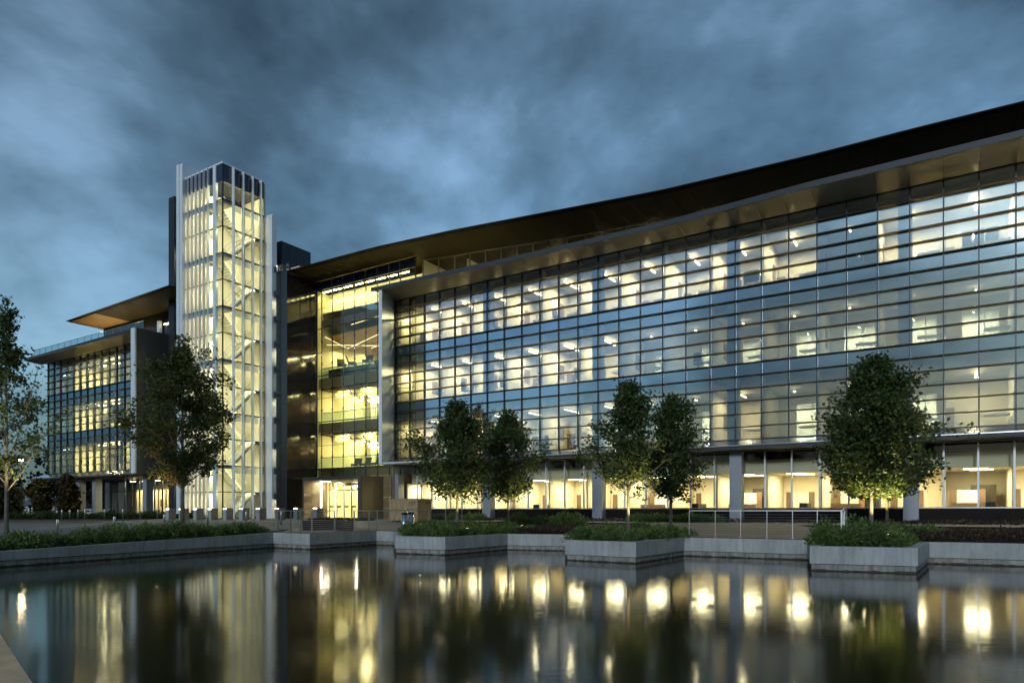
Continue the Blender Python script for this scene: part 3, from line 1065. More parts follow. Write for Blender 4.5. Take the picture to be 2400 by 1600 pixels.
# floors, ceilings and back wall of the atrium
sub(atr, 'back_wall', 'cream_yellow', -14.4, -1.6, 9.5, 9.7, 0.4, ZC)
sub(atr, 'side_wall', 'wood_panel', -1.98, -1.76, 0.14, 9.5, 0.4, ZT)
sub(atr, 'side_wall', 'cream_yellow', -14.5, -14.3, 3.1, 9.5, 0.4, ZC)
sub(atr, 'side_wall', 'cream_yellow', -11.16, -11.08, 0.25, 9.4, 0.48, ZC - 0.8)  # pale wall added to bounce light into the dark left part
sub(atr, 'ground_floor', 'carpet', -14.3, -2.0, 0.3, 9.5, 0.35, 0.47)
for k, (z, v0) in enumerate(((4.55, 0.35), (8.55, 0.35), (12.55, 0.35))):
    sub(atr, 'floor_edge', 'tan_panel', AX[0] + 0.12, -2.0, v0, v0 + 0.15, z - 0.42, z + 0.38)
    if k == 1:
        sub(atr, 'floor_slab', 'carpet', AX[0] + 0.12, -2.0, v0 + 0.16, 9.45, z + 0.2, z + 0.32)
    else:
        sub(atr, 'floor_slab', 'carpet', AX[0] + 0.12, -2.0, v0 + 0.16, 9.45, z + 0.2, z + 0.32)
    sub(atr, 'ceiling', 'wood_ceiling', AX[0] + 0.12, -2.0, 2.0, 9.4, z - 0.30, z - 0.2)
    sub(atr, 'cove', 'cream_yellow', AX[0] + 0.12, -2.0, 1.9, 2.0, z - 1.2, z - 0.18)
    # cable truss in front of each floor
    tr = MB()
    zt_ = z - 0.55
    pts = [(-11.0, 0.5), (-9.7, 0.75), (-7.6, 0.95), (-6.0, 0.95), (-4.0, 0.75), (-2.2, 0.5)]
    for a_, b_ in zip(pts[:-1], pts[1:]):
        tr.tube([(a_[0], a_[1], zt_ - 0.55 * (a_[1] - 0.5) / 0.45), (b_[0], b_[1], zt_ - 0.55 * (b_[1] - 0.5) / 0.45)], 0.032, 5)
        tr.tube([(a_[0], 0.5, zt_), (b_[0], 0.5, zt_)], 0.04, 5)
    for a_ in pts[1:-1]:
        tr.tube([(a_[0], 0.5, zt_ + 0.1), (a_[0], a_[1], zt_ - 0.6 * (a_[1] - 0.5) / 0.45)], 0.05, 5)
    for a_, b_ in ((1, 2), (2, 3), (3, 4)):
        tr.tube([(pts[a_][0], 0.5, zt_), (pts[b_][0], pts[b_][1], zt_ - 0.5)], 0.022, 5)
    tr.build('cable_truss', 'dark_metal', atr)
    # glass balustrade and rail
    sub(atr, 'balustrade', 'glass_rail', AX[0] + 0.1, -2.1, v0 + 0.18, v0 + 0.195, z + 0.33, z + 1.3)
    sub(atr, 'handrail', 'silver', AX[0] + 0.1, -2.1, v0 + 0.16, v0 + 0.22, z + 1.305, z + 1.36)
    for u in (-9.5, -6.5, -3.8):
        sub(atr, 'ceiling_light', 'atrium_light', u - 0.6, u + 0.6, 4.6, 4.8, z - 0.36, z - 0.31)
        area(atr, (u, 4.7, z - 0.37), 1.2, 0.2, 85, YEL)
        area(atr, (u, 1.6, z - 0.50), 1.6, 0.1, 24, YEL)  # bare lamp added to even out the light on each floor
    sub(atr, 'cove_light', 'atrium_line', AX[0] + 0.3, -2.6, 2.02, 2.07, z - 0.36, z - 0.31)
# glass-fronted inner rooms with light walls
for k, z in enumerate((0.47, 4.87, 8.87)):
    sub(atr, 'inner_wall', 'cream_yellow', -9.8, -5.6, 5.6, 5.75, z + 0.005, z + 3.4)
    for u in (-9.2, -8.3, -7.2, -6.3):
        sub(atr, 'inner_mullion', 'frame_white', u - 0.04, u + 0.04, 5.5, 5.59, z + 0.01, z + 3.2)
    sub(atr, 'wood_wall', 'wood_panel', -5.5, -2.0, 5.2, 5.4, z + 0.005, z + 3.4)
# top gallery: slanting wood ceilings with zigzag light lines, light band under the canopy
for (za, zb_, va, vb) in ((17.0, 16.2, 1.5, 4.0), (16.2, 17.1, 4.05, 6.5), (17.1, 16.4, 6.55, 9.3)):
    V = [(AX[0] + 0.1, va, za), (-2.1, va, za + 0.25), (-2.1, vb, zb_ + 0.25), (AX[0] + 0.1, vb, zb_)]
    V += [(x, y, z + 0.06) for x, y, z in V]
    mk('gallery_ceiling', V, BF, 'wood_ceiling', atr)
lines = [((-11.0, 1.0, 16.9), (-9.8, 2.6, 16.0)), ((-9.8, 2.6, 16.0), (-2.3, 1.2, 16.75)), ((-11.0, 1.2, 16.2), (-2.3, 6.0, 15.9)), ((-8.3, 1.6, 17.75), (-2.3, 1.2, 18.0)), ((-7.6, 3.4, 15.9), (-2.3, 2.2, 16.2)), ((-5.4, 3.0, 15.2), (-2.4, 4.4, 15.4))]
for a_, b_ in lines:
    MB().obox(a_, b_, 0.035, 0.035).build('light_line', 'atrium_line', atr)
sub(atr, 'gallery_beam', 'grey_panel', AX[0] + 0.12, -2.0, 0.6, 0.9, 17.75, 18.25)
V = [(AX[0] + 0.05, 0.7, 18.9), (0.5, 0.9, 18.9), (0.5, 1.9, 20.9), (AX[0] + 0.05, 1.7, 20.9)]
V += [(x, y + 0.05, z + 0.03) for x, y, z in V]
mk('cove_wall', V, BF, 'cream_yellow', atr)
for i in range(8):
    u = AX[0] + 0.6 + i * 1.3
    sub(atr, 'cove_light', 'atrium_light', u, u + 1.0, 0.38, 0.46, 20.62, 20.7)
    area(atr, (u + 0.5, 0.44, 20.6), 1.0, 0.08, 13, YEL, (0, 0.6, -1))
for u in (-9.8, -7.4, -5.0, -3.0):  # bare fill lamps added to brighten the gallery
    area(atr, (u, 2.6, 15.9), 1.6, 0.1, 42, YEL)
    area(atr, (u, 6.0, 16.3), 1.6, 0.1, 42, YEL)
sub(atr, 'beam_box', 'dark_furniture', AX[0] + 0.4, -5.6, 1.2, 2.4, 12.9, 13.9)

# entrance portal, doors, tan wall
sub(atr, 'portal_side', 'grey_panel', -9.92, -9.80, -2.5, 0.2, 0.3, 3.72)
sub(atr, 'portal_side', 'grey_panel', -3.35, -2.96, -2.5, -0.05, 0.3, 3.72)
for j in range(2):
    for k in range(4):
        z0 = 0.42 + k * 0.88
        sub(atr, 'portal_panel', 'tan_panel', -2.955, -2.92, -2.42 + j * 1.2 + 0.006, -2.42 + (j + 1) * 1.2 - 0.006, z0 + 0.006, z0 + 0.874)
sub(atr, 'portal_roof', 'grey_panel', -9.92, -2.93, -2.5, 0.2, 3.725, 3.95)
for j in range(3):
    v0 = -2.48 + j * 0.88
    for k in range(3):
        sub(atr, 'portal_panel', 'tan_panel', -9.795, -9.765, v0 + 0.006, v0 + 0.874, 0.42 + k * 1.1, 0.42 + k * 1.1 + 1.088)
sub(atr, 'portal_ceiling', 'tan_panel', -9.76, -3.36, -2.45, 0.15, 3.66, 3.715)
sub(atr, 'light_strip', 'led_white', -9.762, -9.735, -0.62, -0.52, 0.45, 3.64)
sub(atr, 'light_strip', 'led_white', -9.73, -8.6, -0.62, -0.52, 3.625, 3.655)
for i in range(5):
    u = -9.6 + i * 0.92
    sub(atr, 'door_post', 'steel', u - 0.045, u + 0.045, 0.2, 0.3, 0.45, 3.6)
    if i < 4:
        dr_ = sub(atr, 'entrance_door', 'glass_low', u + 0.06, u + 0.86, 0.24, 0.255, 0.5, 2.85)
        sub(atr, 'door_rail', 'steel', u + 0.05, u + 0.87, 0.2, 0.3, 2.86, 2.98)
        sub(dr_, 'push_bar', 'dark_metal', u + 0.12, u + 0.6, 0.17, 0.2, 1.42, 1.55)
        sub(atr, 'transom_pane', 'glass_low', u + 0.06, u + 0.86, 0.24, 0.255, 2.99, 3.6)
for k in range(4):
    z0 = 0.42 + k * 0.91
    for a_, b_ in ((-5.75, -4.3), (-4.3, -2.02)):
        sub(atr, 'wall_panel', 'tan_panel', a_ + 0.006, b_ - 0.006, 0.02, 0.12, z0 + 0.006, z0 + 0.904)
sub(atr, 'vestibule_screen', 'white_board', -7.6, -6.0, 2.2, 2.3, 0.48, 3.2)
sub(atr, 'vestibule_light', 'led_white', -7.5, -6.1, 1.2, 1.5, 3.3, 3.36)
area(atr, (-6.8, 1.35, 3.29), 1.4, 0.3, 160, (1.0, 0.9, 0.68))
area(atr, (-9.2, -0.57, 3.6), 0.8, 0.1, 22, (1.0, 0.9, 0.68))
sub(atr, 'vestibule_ceiling', 'ceiling_white', -9.7, -5.8, 0.32, 3.4, 3.62, 3.66)

# dark service core rising behind the link, glazed link with white mullions
core = broot('service_core', 'dark metal-clad service core rising above the roofs right of the tower')
for j in range(4):
    sub(core, 'side_panel', 'dark_metal', -15.2, -15.1, -0.5 + j * 0.85 + 0.005, -0.5 + (j + 1) * 0.85 - 0.005, 20.6, 25.9)
for j in range(3):
    sub(core, 'front_panel', 'dark_metal', -20.1 + j * 1.65, -20.1 + (j + 1) * 1.65 - 0.01, -0.55, -0.45, 0.3 if j == 9 else 23.4, 25.9)
sub(core, 'core_body', 'dark_metal', -20.1, -15.21, -0.44, 2.9, 0.2, 25.85)
sub(core, 'roof_slab', 'roofing', -20.1, -15.1, -0.54, 2.9, 25.9, 25.98)
for i, u in enumerate((-15.05, -14.2, -13.3, -12.6)):
    sub(core, 'link_mullion', 'white_metal' if i == 1 else 'mullion_dark', u - 0.05, u + 0.05, -1.7, -1.55, 0.3, 23.2)
for k in range(10):
    z0 = 0.4 + k * 2.28
    for i, (u0, u1) in enumerate(((-15.0, -14.25), (-14.15, -13.35), (-13.25, -12.62))):
        sub(core, 'link_pane', 'glass_tower', u0, u1, -1.63, -1.615, z0 + 0.05, z0 + 1.70)
        sub(core, 'link_spandrel', 'tower_spandrel', u0, u1, -1.65, -1.6, z0 + 1.72, z0 + 2.26)
    sub(core, 'link_transom', 'mullion_dark', -15.0, -12.6, -1.69, -1.58, z0, z0 + 0.045)
    if k % 2 == 0:
        sub(core, 'link_floor', 'carpet', -15.0, -12.62, -1.5, -0.6, z0 + 1.75, z0 + 2.2)
        sub(core, 'link_light', 'bar_dim', -14.8, -12.8, -0.9, -0.8, z0 + 1.55, z0 + 1.62)
        area(core, (-13.8, -0.85, z0 + 1.54), 2.0, 0.1, 8)
sub(core, 'link_back', 'cream', -15.0, -12.62, -0.43 - 0.12, -0.445, 0.3, 23.2)

# ================================================================ STAIR TOWER
tow = broot('stair_tower', 'tall slender brightly lit glass stair tower with white vertical fins')
TU0, TU1, TV0, TV1 = -21.2, -15.79, -6.09, -1.9
LV = [0.46 + 2.284 * k for k in range(13)]
TT = 31.0
# transoms around both faces
for k in range(13):
    z = LV[k]
    sub(tow, 'transom', 'mullion_dark', TU0, TU1 - 0.03, TV0 - 0.05, TV0 + 0.05, z - 0.035, z + 0.035)
    sub(tow, 'transom', 'mullion_dark', TU1 - 0.05, TU1 + 0.05, TV0 - 0.03, TV1, z - 0.036, z + 0.036)
sub(tow, 'corner_post', 'mullion_dark', TU1 - 0.045, TU1 + 0.045, TV0 - 0.045, TV0 + 0.045, 0.3, TT - 0.1)
sub(tow, 'cornice', 'white_metal', TU0 - 0.05, TU1 + 0.08, TV0 - 0.08, TV1, TT - 0.1, TT + 0.06)
zb = [0.46] + LV[1:] + [29.4]
FU = [-20.62, -20.02, -19.42, -18.82, -18.22, -17.62]          # fins on the left face
FV = [-5.22, -4.25, -3.28, -2.42]                              # fins on the right face
lu = [TU0] + FU + [-17.02, -16.62, TU1]
for i in range(len(lu) - 1):
    for k in range(13):
        if i == len(lu) - 3: continue
        tp_ = zb[k + 1] - 0.04
        if k % 2 == 1 and i < 7:
            sub(tow, 'floor_band', 'band_blue', lu[i] + 0.02, lu[i + 1] - 0.02, TV0 - 0.01, TV0 + 0.01, tp_ - 0.42, tp_)
            tp_ -= 0.44
        sub(tow, 'window_pane', 'frosted' if i < 6 else 'glass_tower', lu[i] + 0.02, lu[i + 1] - 0.02, TV0 - 0.008, TV0 + 0.008, zb[k] + 0.04, tp_)
    if i != len(lu) - 3:
        sub(tow, 'top_panel', 'tower_spandrel', lu[i] + 0.02, lu[i + 1] - 0.02, TV0 - 0.02, TV0 + 0.02, 29.42, TT - 0.11)
sub(tow, 'white_pier', 'white_metal', -17.02, -16.62, TV0 - 0.12, TV0 + 0.1, 0.3, TT - 0.1)
lv = [TV0] + FV + [TV1]
for i in range(len(lv) - 1):
    for k in range(13):
        top = zb[k + 1] - 0.04
        if k % 2 == 1 and i > 0:
            sub(tow, 'floor_band', 'glass_room', TU1 - 0.012, TU1 + 0.012, lv[i] + 0.05, lv[i + 1] - 0.05, top - 0.62, top)
            top -= 0.65
        sub(tow, 'window_pane', 'glass_tower', TU1 - 0.008, TU1 + 0.008, lv[i] + 0.05, lv[i + 1] - 0.05, zb[k] + 0.04, top)
    sub(tow, 'top_panel', 'tower_spandrel', TU1 - 0.02, TU1 + 0.02, lv[i] + 0.03, lv[i + 1] - 0.03, 29.42, TT - 0.11)
for u in FU:
    for k in range(0, 13, 2):
        z0 = LV[k] + (0.01 if k else -0.1); z1 = LV[k + 2] - 0.01 if k < 12 else TT - 0.12
        sub(tow, 'vertical_fin', 'white_metal', u - 0.02, u + 0.02, TV0 - 0.27, TV0 - 0.055, z0, z1)
for v in FV:
    for k in range(0, 13, 2):
        z0 = LV[k] + (0.01 if k else -0.1); z1 = LV[k + 2] - 0.01 if k < 12 else TT - 0.12
        sub(tow, 'vertical_fin', 'white_metal', TU1 + 0.055, TU1 + 0.40, v - 0.03, v + 0.03, z0, z1)
# tall white blade walls at either end, in storey-high panels
for k in range(0, 13, 2):
    z0 = LV[k] + 0.008 if k else 0.25
    z1 = LV[k + 2] - 0.008 if k < 12 else 32.3
    sub(tow, 'blade_panel', 'white_metal', -22.1, -21.68, -6.45, -2.6, z0, z1)
    sub(tow, 'blade_panel', 'white_metal', -21.67, -21.24, -6.40, -2.6, z0, z1)
for k in range(0, 12, 2):
    z0 = LV[k] + 0.008 if k else 0.25
    z1 = LV[k + 2] - 0.008
    sub(tow, 'blade_panel', 'white_metal', TU1 + 0.06, -14.70, -1.88, -1.36, z0, z1)
sub(tow, 'back_wall', 'cream_tower', TU0, TU1 - 0.06, TV1 + 0.02, TV1 + 0.2, 0.3, TT - 0.12)
sub(tow, 'side_wall', 'cream_tower', TU0 - 0.02, TU0 + 0.1, TV0 + 0.1, TV1, 0.3, TT - 0.12)
sub(tow, 'inner_wall', 'cream_tower', TU0 + 0.12, -18.75, -5.0, -4.85, 0.47, 29.3)
sub(tow, 'inner_wall', 'cream_tower', -18.74, -18.6, -5.0, -2.0, 0.47, 29.3)
sub(tow, 'roof_slab', 'roofing', TU0 + 0.11, TU1 - 0.06, TV0 + 0.06, TV1, 29.6, 29.8)
sub(tow, 'ground_slab', 'carpet', TU0, TU1 - 0.05, TV0 + 0.05, TV1, 0.25, 0.45)
for k in range(1, 13):
    z = LV[k]
    if k % 2 == 0:
        sub(tow, 'landing', 'cream_tower', -18.55, TU1 - 0.12, -5.95, -5.0, z - 0.22, z)
        sub(tow, 'floor_slab', 'grey_panel', TU0 + 0.12, -18.62, -5.95, -5.02, z - 0.28, z - 0.02)
    else:
        sub(tow, 'landing', 'cream_tower', -18.55, TU1 - 0.12, -2.75, -1.95, z - 0.22, z)
NS = 12


def flight(u0, u1, va, vb, za, zb_):
    m = MB()
    dv = (vb - va) / NS; dz = (zb_ - za) / NS
    for s in range(NS):
        v0, v1 = va + s * dv, va + (s + 1) * dv
        m.box(u0, u1, min(v0, v1), max(v0, v1) + 0.02, za + s * dz - 0.07, za + (s + 1) * dz)
    m.build('stair_flight', 'cream_tower', tow)
    for u in (u0, u1):
        h = MB()
        h.tube([(u, va, za + 1.05), (u, vb, zb_ + 1.05)], 0.018, 5)
        h.tube([(u, va, za + 0.6), (u, vb, zb_ + 0.6)], 0.016, 4)
        for t in (0.02, 0.5, 0.98):
            h.tube([(u, va + (vb - va) * t, za + (zb_ - za) * t), (u, va + (vb - va) * t, za + (zb_ - za) * t + 1.05)], 0.02, 4)
        h.build('stair_rail', 'steel', tow)


for k in range(12):
    if k % 2 == 0:
        flight(-17.1, -16.0, -5.0, -2.8, LV[k], LV[k + 1])
    else:
        flight(-18.45, -17.3, -2.8, -5.0, LV[k], LV[k + 1])
    if k % 2 == 0:
        sub(tow, 'riser_pipe', 'dark_furniture', -17.24, -17.16, -3.0, -2.9, LV[k] + 0.02, LV[k] + 1.6)
for k in range(13):
    z = (LV[k + 1] if k < 12 else 29.5) - 0.34
    sub(tow, 'strip_light', 'tower_light', TU0 + 0.3, -18.8, -5.86, -5.80, z + 0.02, z + 0.05)
    area(tow, (-19.9, -5.5, z + 0.01), 2.2, 0.06, 42, (1.0, 0.88, 0.50), (0, 0.5, -1))
    sub(tow, 'fill_lamp_bar', 'mullion_dark', TU1 - 0.14, TU1 - 0.11, -5.6, -2.2, z + 0.30, z + 0.36)  # added bar for the inward lamps that light the stairs evenly
    area(tow, (TU1 - 0.15, -3.9, z + 0.33), 3.4, 0.06, 27, (1.0, 0.88, 0.50), (-1, 0, -0.12))

# dark slab pier and glazed link left of the tower
pier = broot('dark_pier', 'dark slab-like pier standing behind the left side of the stair tower')
for k in range(7):
    sub(pier, 'pier_panel', 'dark_metal', -27.45, -26.5, -4.0, 0.5, 0.3 + k * 4.5 + 0.006, 0.3 + (k + 1) * 4.5 - 0.006 if k < 6 else 31.6)
sub(pier, 'antenna', 'steel', -27.0, -26.97, -2.0, -1.97, 31.6, 33.0)
for u in (-26.4, -25.3, -24.2, -23.2, -22.3):
    sub(pier, 'link_mullion', 'white_metal', u - 0.05, u + 0.05, -3.1, -2.95, 0.3, 28.3)
for k in range(12):
    z0 = 0.46 + k * 2.284
    for a_, b_ in ((-26.35, -25.35), (-25.25, -24.25), (-24.15, -23.25), (-23.15, -22.35)):
        if k % 2:
            sub(pier, 'link_spandrel', 'tower_spandrel', a_, b_, -3.04, -3.0, z0 + 1.3, z0 + 2.25)
            sub(pier, 'link_pane', 'glass_tower', a_, b_, -3.04, -3.02, z0 + 0.04, z0 + 1.28)
        else:
            sub(pier, 'link_pane', 'glass_tower', a_, b_, -3.04, -3.02, z0 + 0.04, z0 + 2.25)
    if k % 2: area(pier, (-24.3, -2.55, z0 + 1.2), 3.5, 0.08, 50)
sub(pier, 'link_back', 'cream_tower', -26.45, -22.2, -2.0, -1.9, 0.3, 28.3)

# ================================================================ LEFT WING
lw = broot('left_wing', 'smaller three-storey glass office block with angled roof canopy on the left')
LV0 = -4.0
LU0, LN = -52.15, 14
LU1 = LU0 + LN * BAY
curtain_wall(lw, LU0, LN, LV0, limit=300, tipL=0.28, rng=4)
for f, zf in enumerate(FL):
    sub(lw, 'floor_slab', 'carpet', LU0, LU1, LV0 + 0.16, 6, zf - 0.10, zf)
    sub(lw, 'ceiling_void', 'dark_metal', LU0, LU1, LV0 + 0.16, 6, zf - 0.72, zf - 0.105)
    sub(lw, 'ceiling', 'ceiling_white', LU0 + 0.1, LU1 - 0.1, LV0 + 1.0, 2.4, zf + 3.3, zf + 3.4)
    sub(lw, 'back_wall', 'cream_yellow', LU0 + 0.1, LU1 - 0.1, 2.4, 2.5, zf + 0.003, zf + 3.78)
    random.seed(20 + f)
    for i in range(LN + 1):
        u = LU0 + i * BAY + 0.16
        sub(lw, 'interior_post', 'cream_yellow', u - 0.13, u + 0.13, LV0 + 0.5, LV0 + 0.62, zf + 0.003, zf + 3.78)
    for i in range(0, 13):
        u = LU0 + i * BAY
        mt = random.choice(['grey_panel', 'wood_panel', 'fascia_blue', 'cream_yellow', 'white_board', 'glass_room'])
        sub(lw, 'room_panel', mt, u + 0.25, u + 1.4, 0.3 + random.uniform(-1.4, 1.2), 0.42 + 1.3, zf + 0.004, zf + random.choice([1.2, 2.3, 2.9]))
    sub(lw, 'partition', 'cream_yellow', LU0 + 10 * BAY - 0.06, LU0 + 10 * BAY + 0.06, LV0 + 0.35, 2.38, zf + 0.004, zf + 3.29)
    sub(lw, 'partition', 'cream_yellow', LU0 + 3 * BAY - 0.06, LU0 + 3 * BAY + 0.06, LV0 + 0.65, 2.38, zf + 0.004, zf + 3.29)
    for u, v in ((LU0 + 4.6 * BAY, -1.4), (LU0 + 6.4 * BAY, -1.2), (LU0 + 9.0 * BAY, -1.4)):
        sub(lw, 'ceiling_light', 'leftwing_light', u - 0.45, u + 0.45, v - 0.25, v + 0.25, zf + 3.2, zf + 3.27)
        area(lw, (u, v, zf + 3.19), 0.9, 0.5, 260, (1.0, 0.86, 0.42))
    sub(lw, 'light_line', 'leftwing_light', LU0 + 6.5 * BAY, LU0 + 9.7 * BAY, LV0 + 1.4, LV0 + 1.44, zf + 3.22, zf + 3.26)
    area(lw, (LU0 + 8.1 * BAY, LV0 + 1.42, zf + 3.21), 4.6, 0.05, 60, (1.0, 0.86, 0.42))
    area(lw, (LU0 + 1.6 * BAY, -1.0, zf + 3.19), 1.0, 0.2, 80, (1.0, 0.86, 0.42))
    if f == 0:
        sub(lw, 'ceiling_light', 'leftwing_light', LU0 + 11.5 * BAY, LU0 + 12.2 * BAY, -1.4, -1.1, zf + 3.2, zf + 3.27)
    area(lw, (LU0 + 11.2 * BAY, -1.4, zf + 3.19), 1.2, 0.4, (200, 60, 60)[f], (1.0, 0.86, 0.42))
    sub(lw, 'ceiling_light', 'bar_dim', LU0 + 1.2 * BAY, LU0 + 1.9 * BAY, -1.0, -0.8, zf + 3.2, zf + 3.27)
sub(lw, 'roof_slab', 'dark_metal', LU0, LU1, LV0 + 0.1, 6, ZT + 0.02, ZT + 0.4)
sub(lw, 'back_wall', 'grey_panel', LU0, -27.5, 6, 6.2, 0.3, ZT + 0.4)
sub(lw, 'end_wall', 'grey_panel', LU0 - 0.2, LU0, 2.5, 6.2, ZB - 0.7, ZT + 0.4)
for k in range(5):
    sub(lw, 'end_pane', 'glass', LU0 - 0.02, LU0, LV0 + 0.1 + k * 1.3, LV0 + 0.1 + (k + 1) * 1.3 - 0.05, ZB, ZT)
# dark side wall and white edge fin
for j in range(6):
    v0 = -6.15 + j * 1.2
    sub(lw, 'side_panel', 'grey_panel', -29.9, -29.3, v0 + 0.005, v0 + 1.195, 4.75, ZT + 0.5)
for k in range(3):
    z0 = 4.75 + k * 4.75
    sub(lw, 'edge_fin', 'white_metal', -29.95, -29.25, -6.32, -6.16, z0 + 0.006, min(ZT + 0.45, z0 + 4.744))
# overhang with soffit panels
for i in range(15):
    a, b = -53.6 + i * 1.58 + 0.006, -53.6 + (i + 1) * 1.58 - 0.006
    V = [(a, LV0 - 0.09, ZT + 0.03), (b, LV0 - 0.09, ZT + 0.03), (b, -6.0, ZT + 0.2), (a, -6.0, ZT + 0.2)]
    V += [(x, y, z + 0.03) for x, y, z in V]
    mk('soffit_panel', V, BF, 'soffit_metal', lw)
MB().prism([(-53.7, -5.7), (-29.96, -6.12), (-29.96, -3.9), (-53.7, -3.4)], ZT + 0.24, ZT + 0.52).build('fascia', 'fascia_blue', lw)
MB().prism([(-53.5, -5.3), (-29.96, -5.3), (-29.96, -3.0), (-52.2, -3.0)], 4.72, 4.84).build('under_soffit', 'fascia_blue', lw)
V = [(-53.4, -5.3, 4.86), (-29.96, -5.3, 4.86), (-29.96, LV0 - 0.06, ZB - 0.04), (-53.0, LV0 - 0.06, ZB - 0.04)]
V += [(x, y, z - 0.02) for x, y, z in V]
mk('sill_apron', V, [(0, 1, 2, 3), (7, 6, 5, 4), (0, 4, 5, 1), (1, 5, 6, 2), (2, 6, 7, 3), (3, 7, 4, 0)], 'silver', lw)
# glass roof railing
for i in range(16):
    a = -52.8 + i * 1.45
    sub(lw, 'rail_pane', 'glass_rail', a + 0.02, a + 1.43, -5.25, -5.235, ZT + 0.52, ZT + 1.36)
    sub(lw, 'rail_post', 'steel', a - 0.02, a + 0.02, -5.23, -5.19, ZT + 0.52, ZT + 1.38)
sub(lw, 'top_rail', 'steel', -52.8, -29.6, -5.26, -5.21, ZT + 1.385, ZT + 1.42)
# angled canopy and penthouse
ce = [(-43.85, -5.75), (-23.3, -6.45)]
for i in range(14):
    t0, t1 = i / 14, (i + 1) / 14
    a, b = -43.85 + 20.5 * t0 + 0.007, -43.85 + 20.5 * t1 - 0.007
    va, vb = -5.75 - 0.7 * t0, -5.75 - 0.7 * t1
    V = [(a, va + 0.3, ZC), (b, vb + 0.3, ZC), (b, 4.0, ZC - 0.02), (a, 4.0, ZC - 0.02)]
    V += [(x, y, z + 0.04) for x, y, z in V]
    mk('canopy_board', V, BF, 'wood_ceiling' if t1 < 0.34 else 'bronze', lw)
V = [(-43.95, -5.78, ZC + 0.05), (-23.3, -6.48, ZC + 0.05), (-23.3, 4.2, ZC + 0.05), (-43.5, 4.2, ZC + 0.05), (-43.95, -5.78, ZC + 0.10), (-23.3, -6.48, ZC + 0.10), (-23.3, 4.2, ZC + 0.9), (-43.5, 4.2, ZC + 0.9)]
mk('roof', V, BF, 'bronze_dark', lw)
sub(lw, 'penthouse_wall', 'bronze_dark', -43.2, -27.6, -2.2, -2.05, 20.5, ZC - 0.04)
for i in range(10):
    a = -43.2 + i * 1.56
    sub(lw, 'penthouse_pane', 'tower_spandrel', a + 0.03, a + 1.53, -2.16, -2.1, ZT + 0.45, 20.48)
sub(lw, 'penthouse_side', 'dark_metal', -43.25, -43.2, -2.2, 4, ZT + 0.4, ZC - 0.04)
sub(lw, 'terrace_post', 'white_metal', -31.9, -31.5, -2.6, -2.3, ZT + 0.5, 20.6)
sub(lw, 'terrace_light', 'bar_dim', -31.2, -30.2, -2.3, -2.25, 20.2, 20.3)
for u in (-41.5, -38.0, -34.0):
    sub(lw, 'terrace_uplight', 'dark_metal', u - 0.12, u + 0.12, -3.42, -3.18, ZT + 0.45, ZT + 0.56)
    area(lw, (u, -3.3, ZT + 0.57), 0.2, 0.2, 30, (1.0, 0.80, 0.42), (0, -0.15, 1))
# ground floor
for (a, b) in ((-46.3, -45.5), (-42.7, -41.95), (-32.6, -31.9), (-50.3, -49.6)):
    sub(lw, 'ground_column', 'column_grey', a, b, -3.7, -3.0, 0.0, 4.715)
for i in range(11):
    u = -46.5 + i * 1.5
    sub(lw, 'ground_mullion', 'mullion_dark', u - 0.04, u + 0.04, -0.56, -0.44, 0.4, 4.7)
    if i < 10:
        sub(lw, 'ground_pane', 'glass_low', u + 0.05, u + 1.45, -0.51, -0.495, 0.45, 3.3)
        sub(lw, 'transom_pane', 'glass_low', u + 0.05, u + 1.45, -0.51, -0.495, 3.38, 4.69)
        if i > 2:
            wp_ = sub(lw, 'wall_panel', 'cream_yellow', u + 0.3, u + 1.55, 0.7, 0.85, 0.42, 3.5)
            sub(lw, 'wall_edge', 'wood_panel', u + 0.06, u + 0.28, 0.66, 0.8, 0.42, 3.5)
            if i % 2 == 0:
                sub(wp_, 'wall_picture', 'wood_panel', u + 0.62, u + 0.95, 0.62, 0.68, 1.6, 2.4)
sub(lw, 'ground_transom', 'mullion_dark', -46.5, -31.5, -0.55, -0.45, 3.31, 3.37)
sub(lw, 'ground_back', 'grey_panel', -52, -30, 2.2, 2.4, 0.3, 4.7)
sub(lw, 'ground_slab', 'carpet', -46.5, -29.4, -0.45, 2.2, 0.3, 0.42)
for u in (-41, -38.5, -36, -33.5):
    sub(lw, 'ground_light', 'bar_light', u - 0.5, u + 0.5, -0.2, -0.1, 4.4, 4.46)
    area(lw, (u, -0.15, 4.39), 1.0, 0.1, 60)
sub(lw, 'ground_dark_wall', 'black_stone', -31.4, -29.4, -0.5, 0.5, 0.3, 4.7)

# ================================================================ THINGS IN THE ROOMS


def chair_proto():
    r = empty('office_chair')
    m = MB(); m.box(-0.25, 0.25, -0.24, 0.24, 0.44, 0.52); m.build('seat', 'chair_black', r)
    V = [(-0.24, 0.20, 0.58), (0.24, 0.20, 0.58), (0.22, 0.30, 1.12), (-0.22, 0.30, 1.12)]
    V += [(x, y + 0.05, z) for x, y, z in V]
    mk('backrest', V, BF, 'chair_black', r)
    m = MB(); m.tube([(0, 0.1, 0.1), (0, 0.05, 0.44)], 0.03, 6); m.obox((0, 0.2, 0.45), (0, 0.26, 0.75), 0.06, 0.03); m.build('post', 'dark_metal', r)
    for s in (-1, 1):
        m = MB(); m.box(s * 0.29 - 0.03, s * 0.29 + 0.03, -0.12, 0.16, 0.70, 0.73); m.box(s * 0.29 - 0.02, s * 0.29 + 0.02, 0.0, 0.05, 0.48, 0.70); m.build('armrest', 'chair_black', r)
    m = MB()
    for q in range(5):
        a_ = q * 2 * math.pi / 5
        m.obox((0, 0.08, 0.09), (0.28 * math.cos(a_), 0.08 + 0.28 * math.sin(a_), 0.05), 0.05, 0.035)
    m.build('base', 'dark_metal', r)
    return r


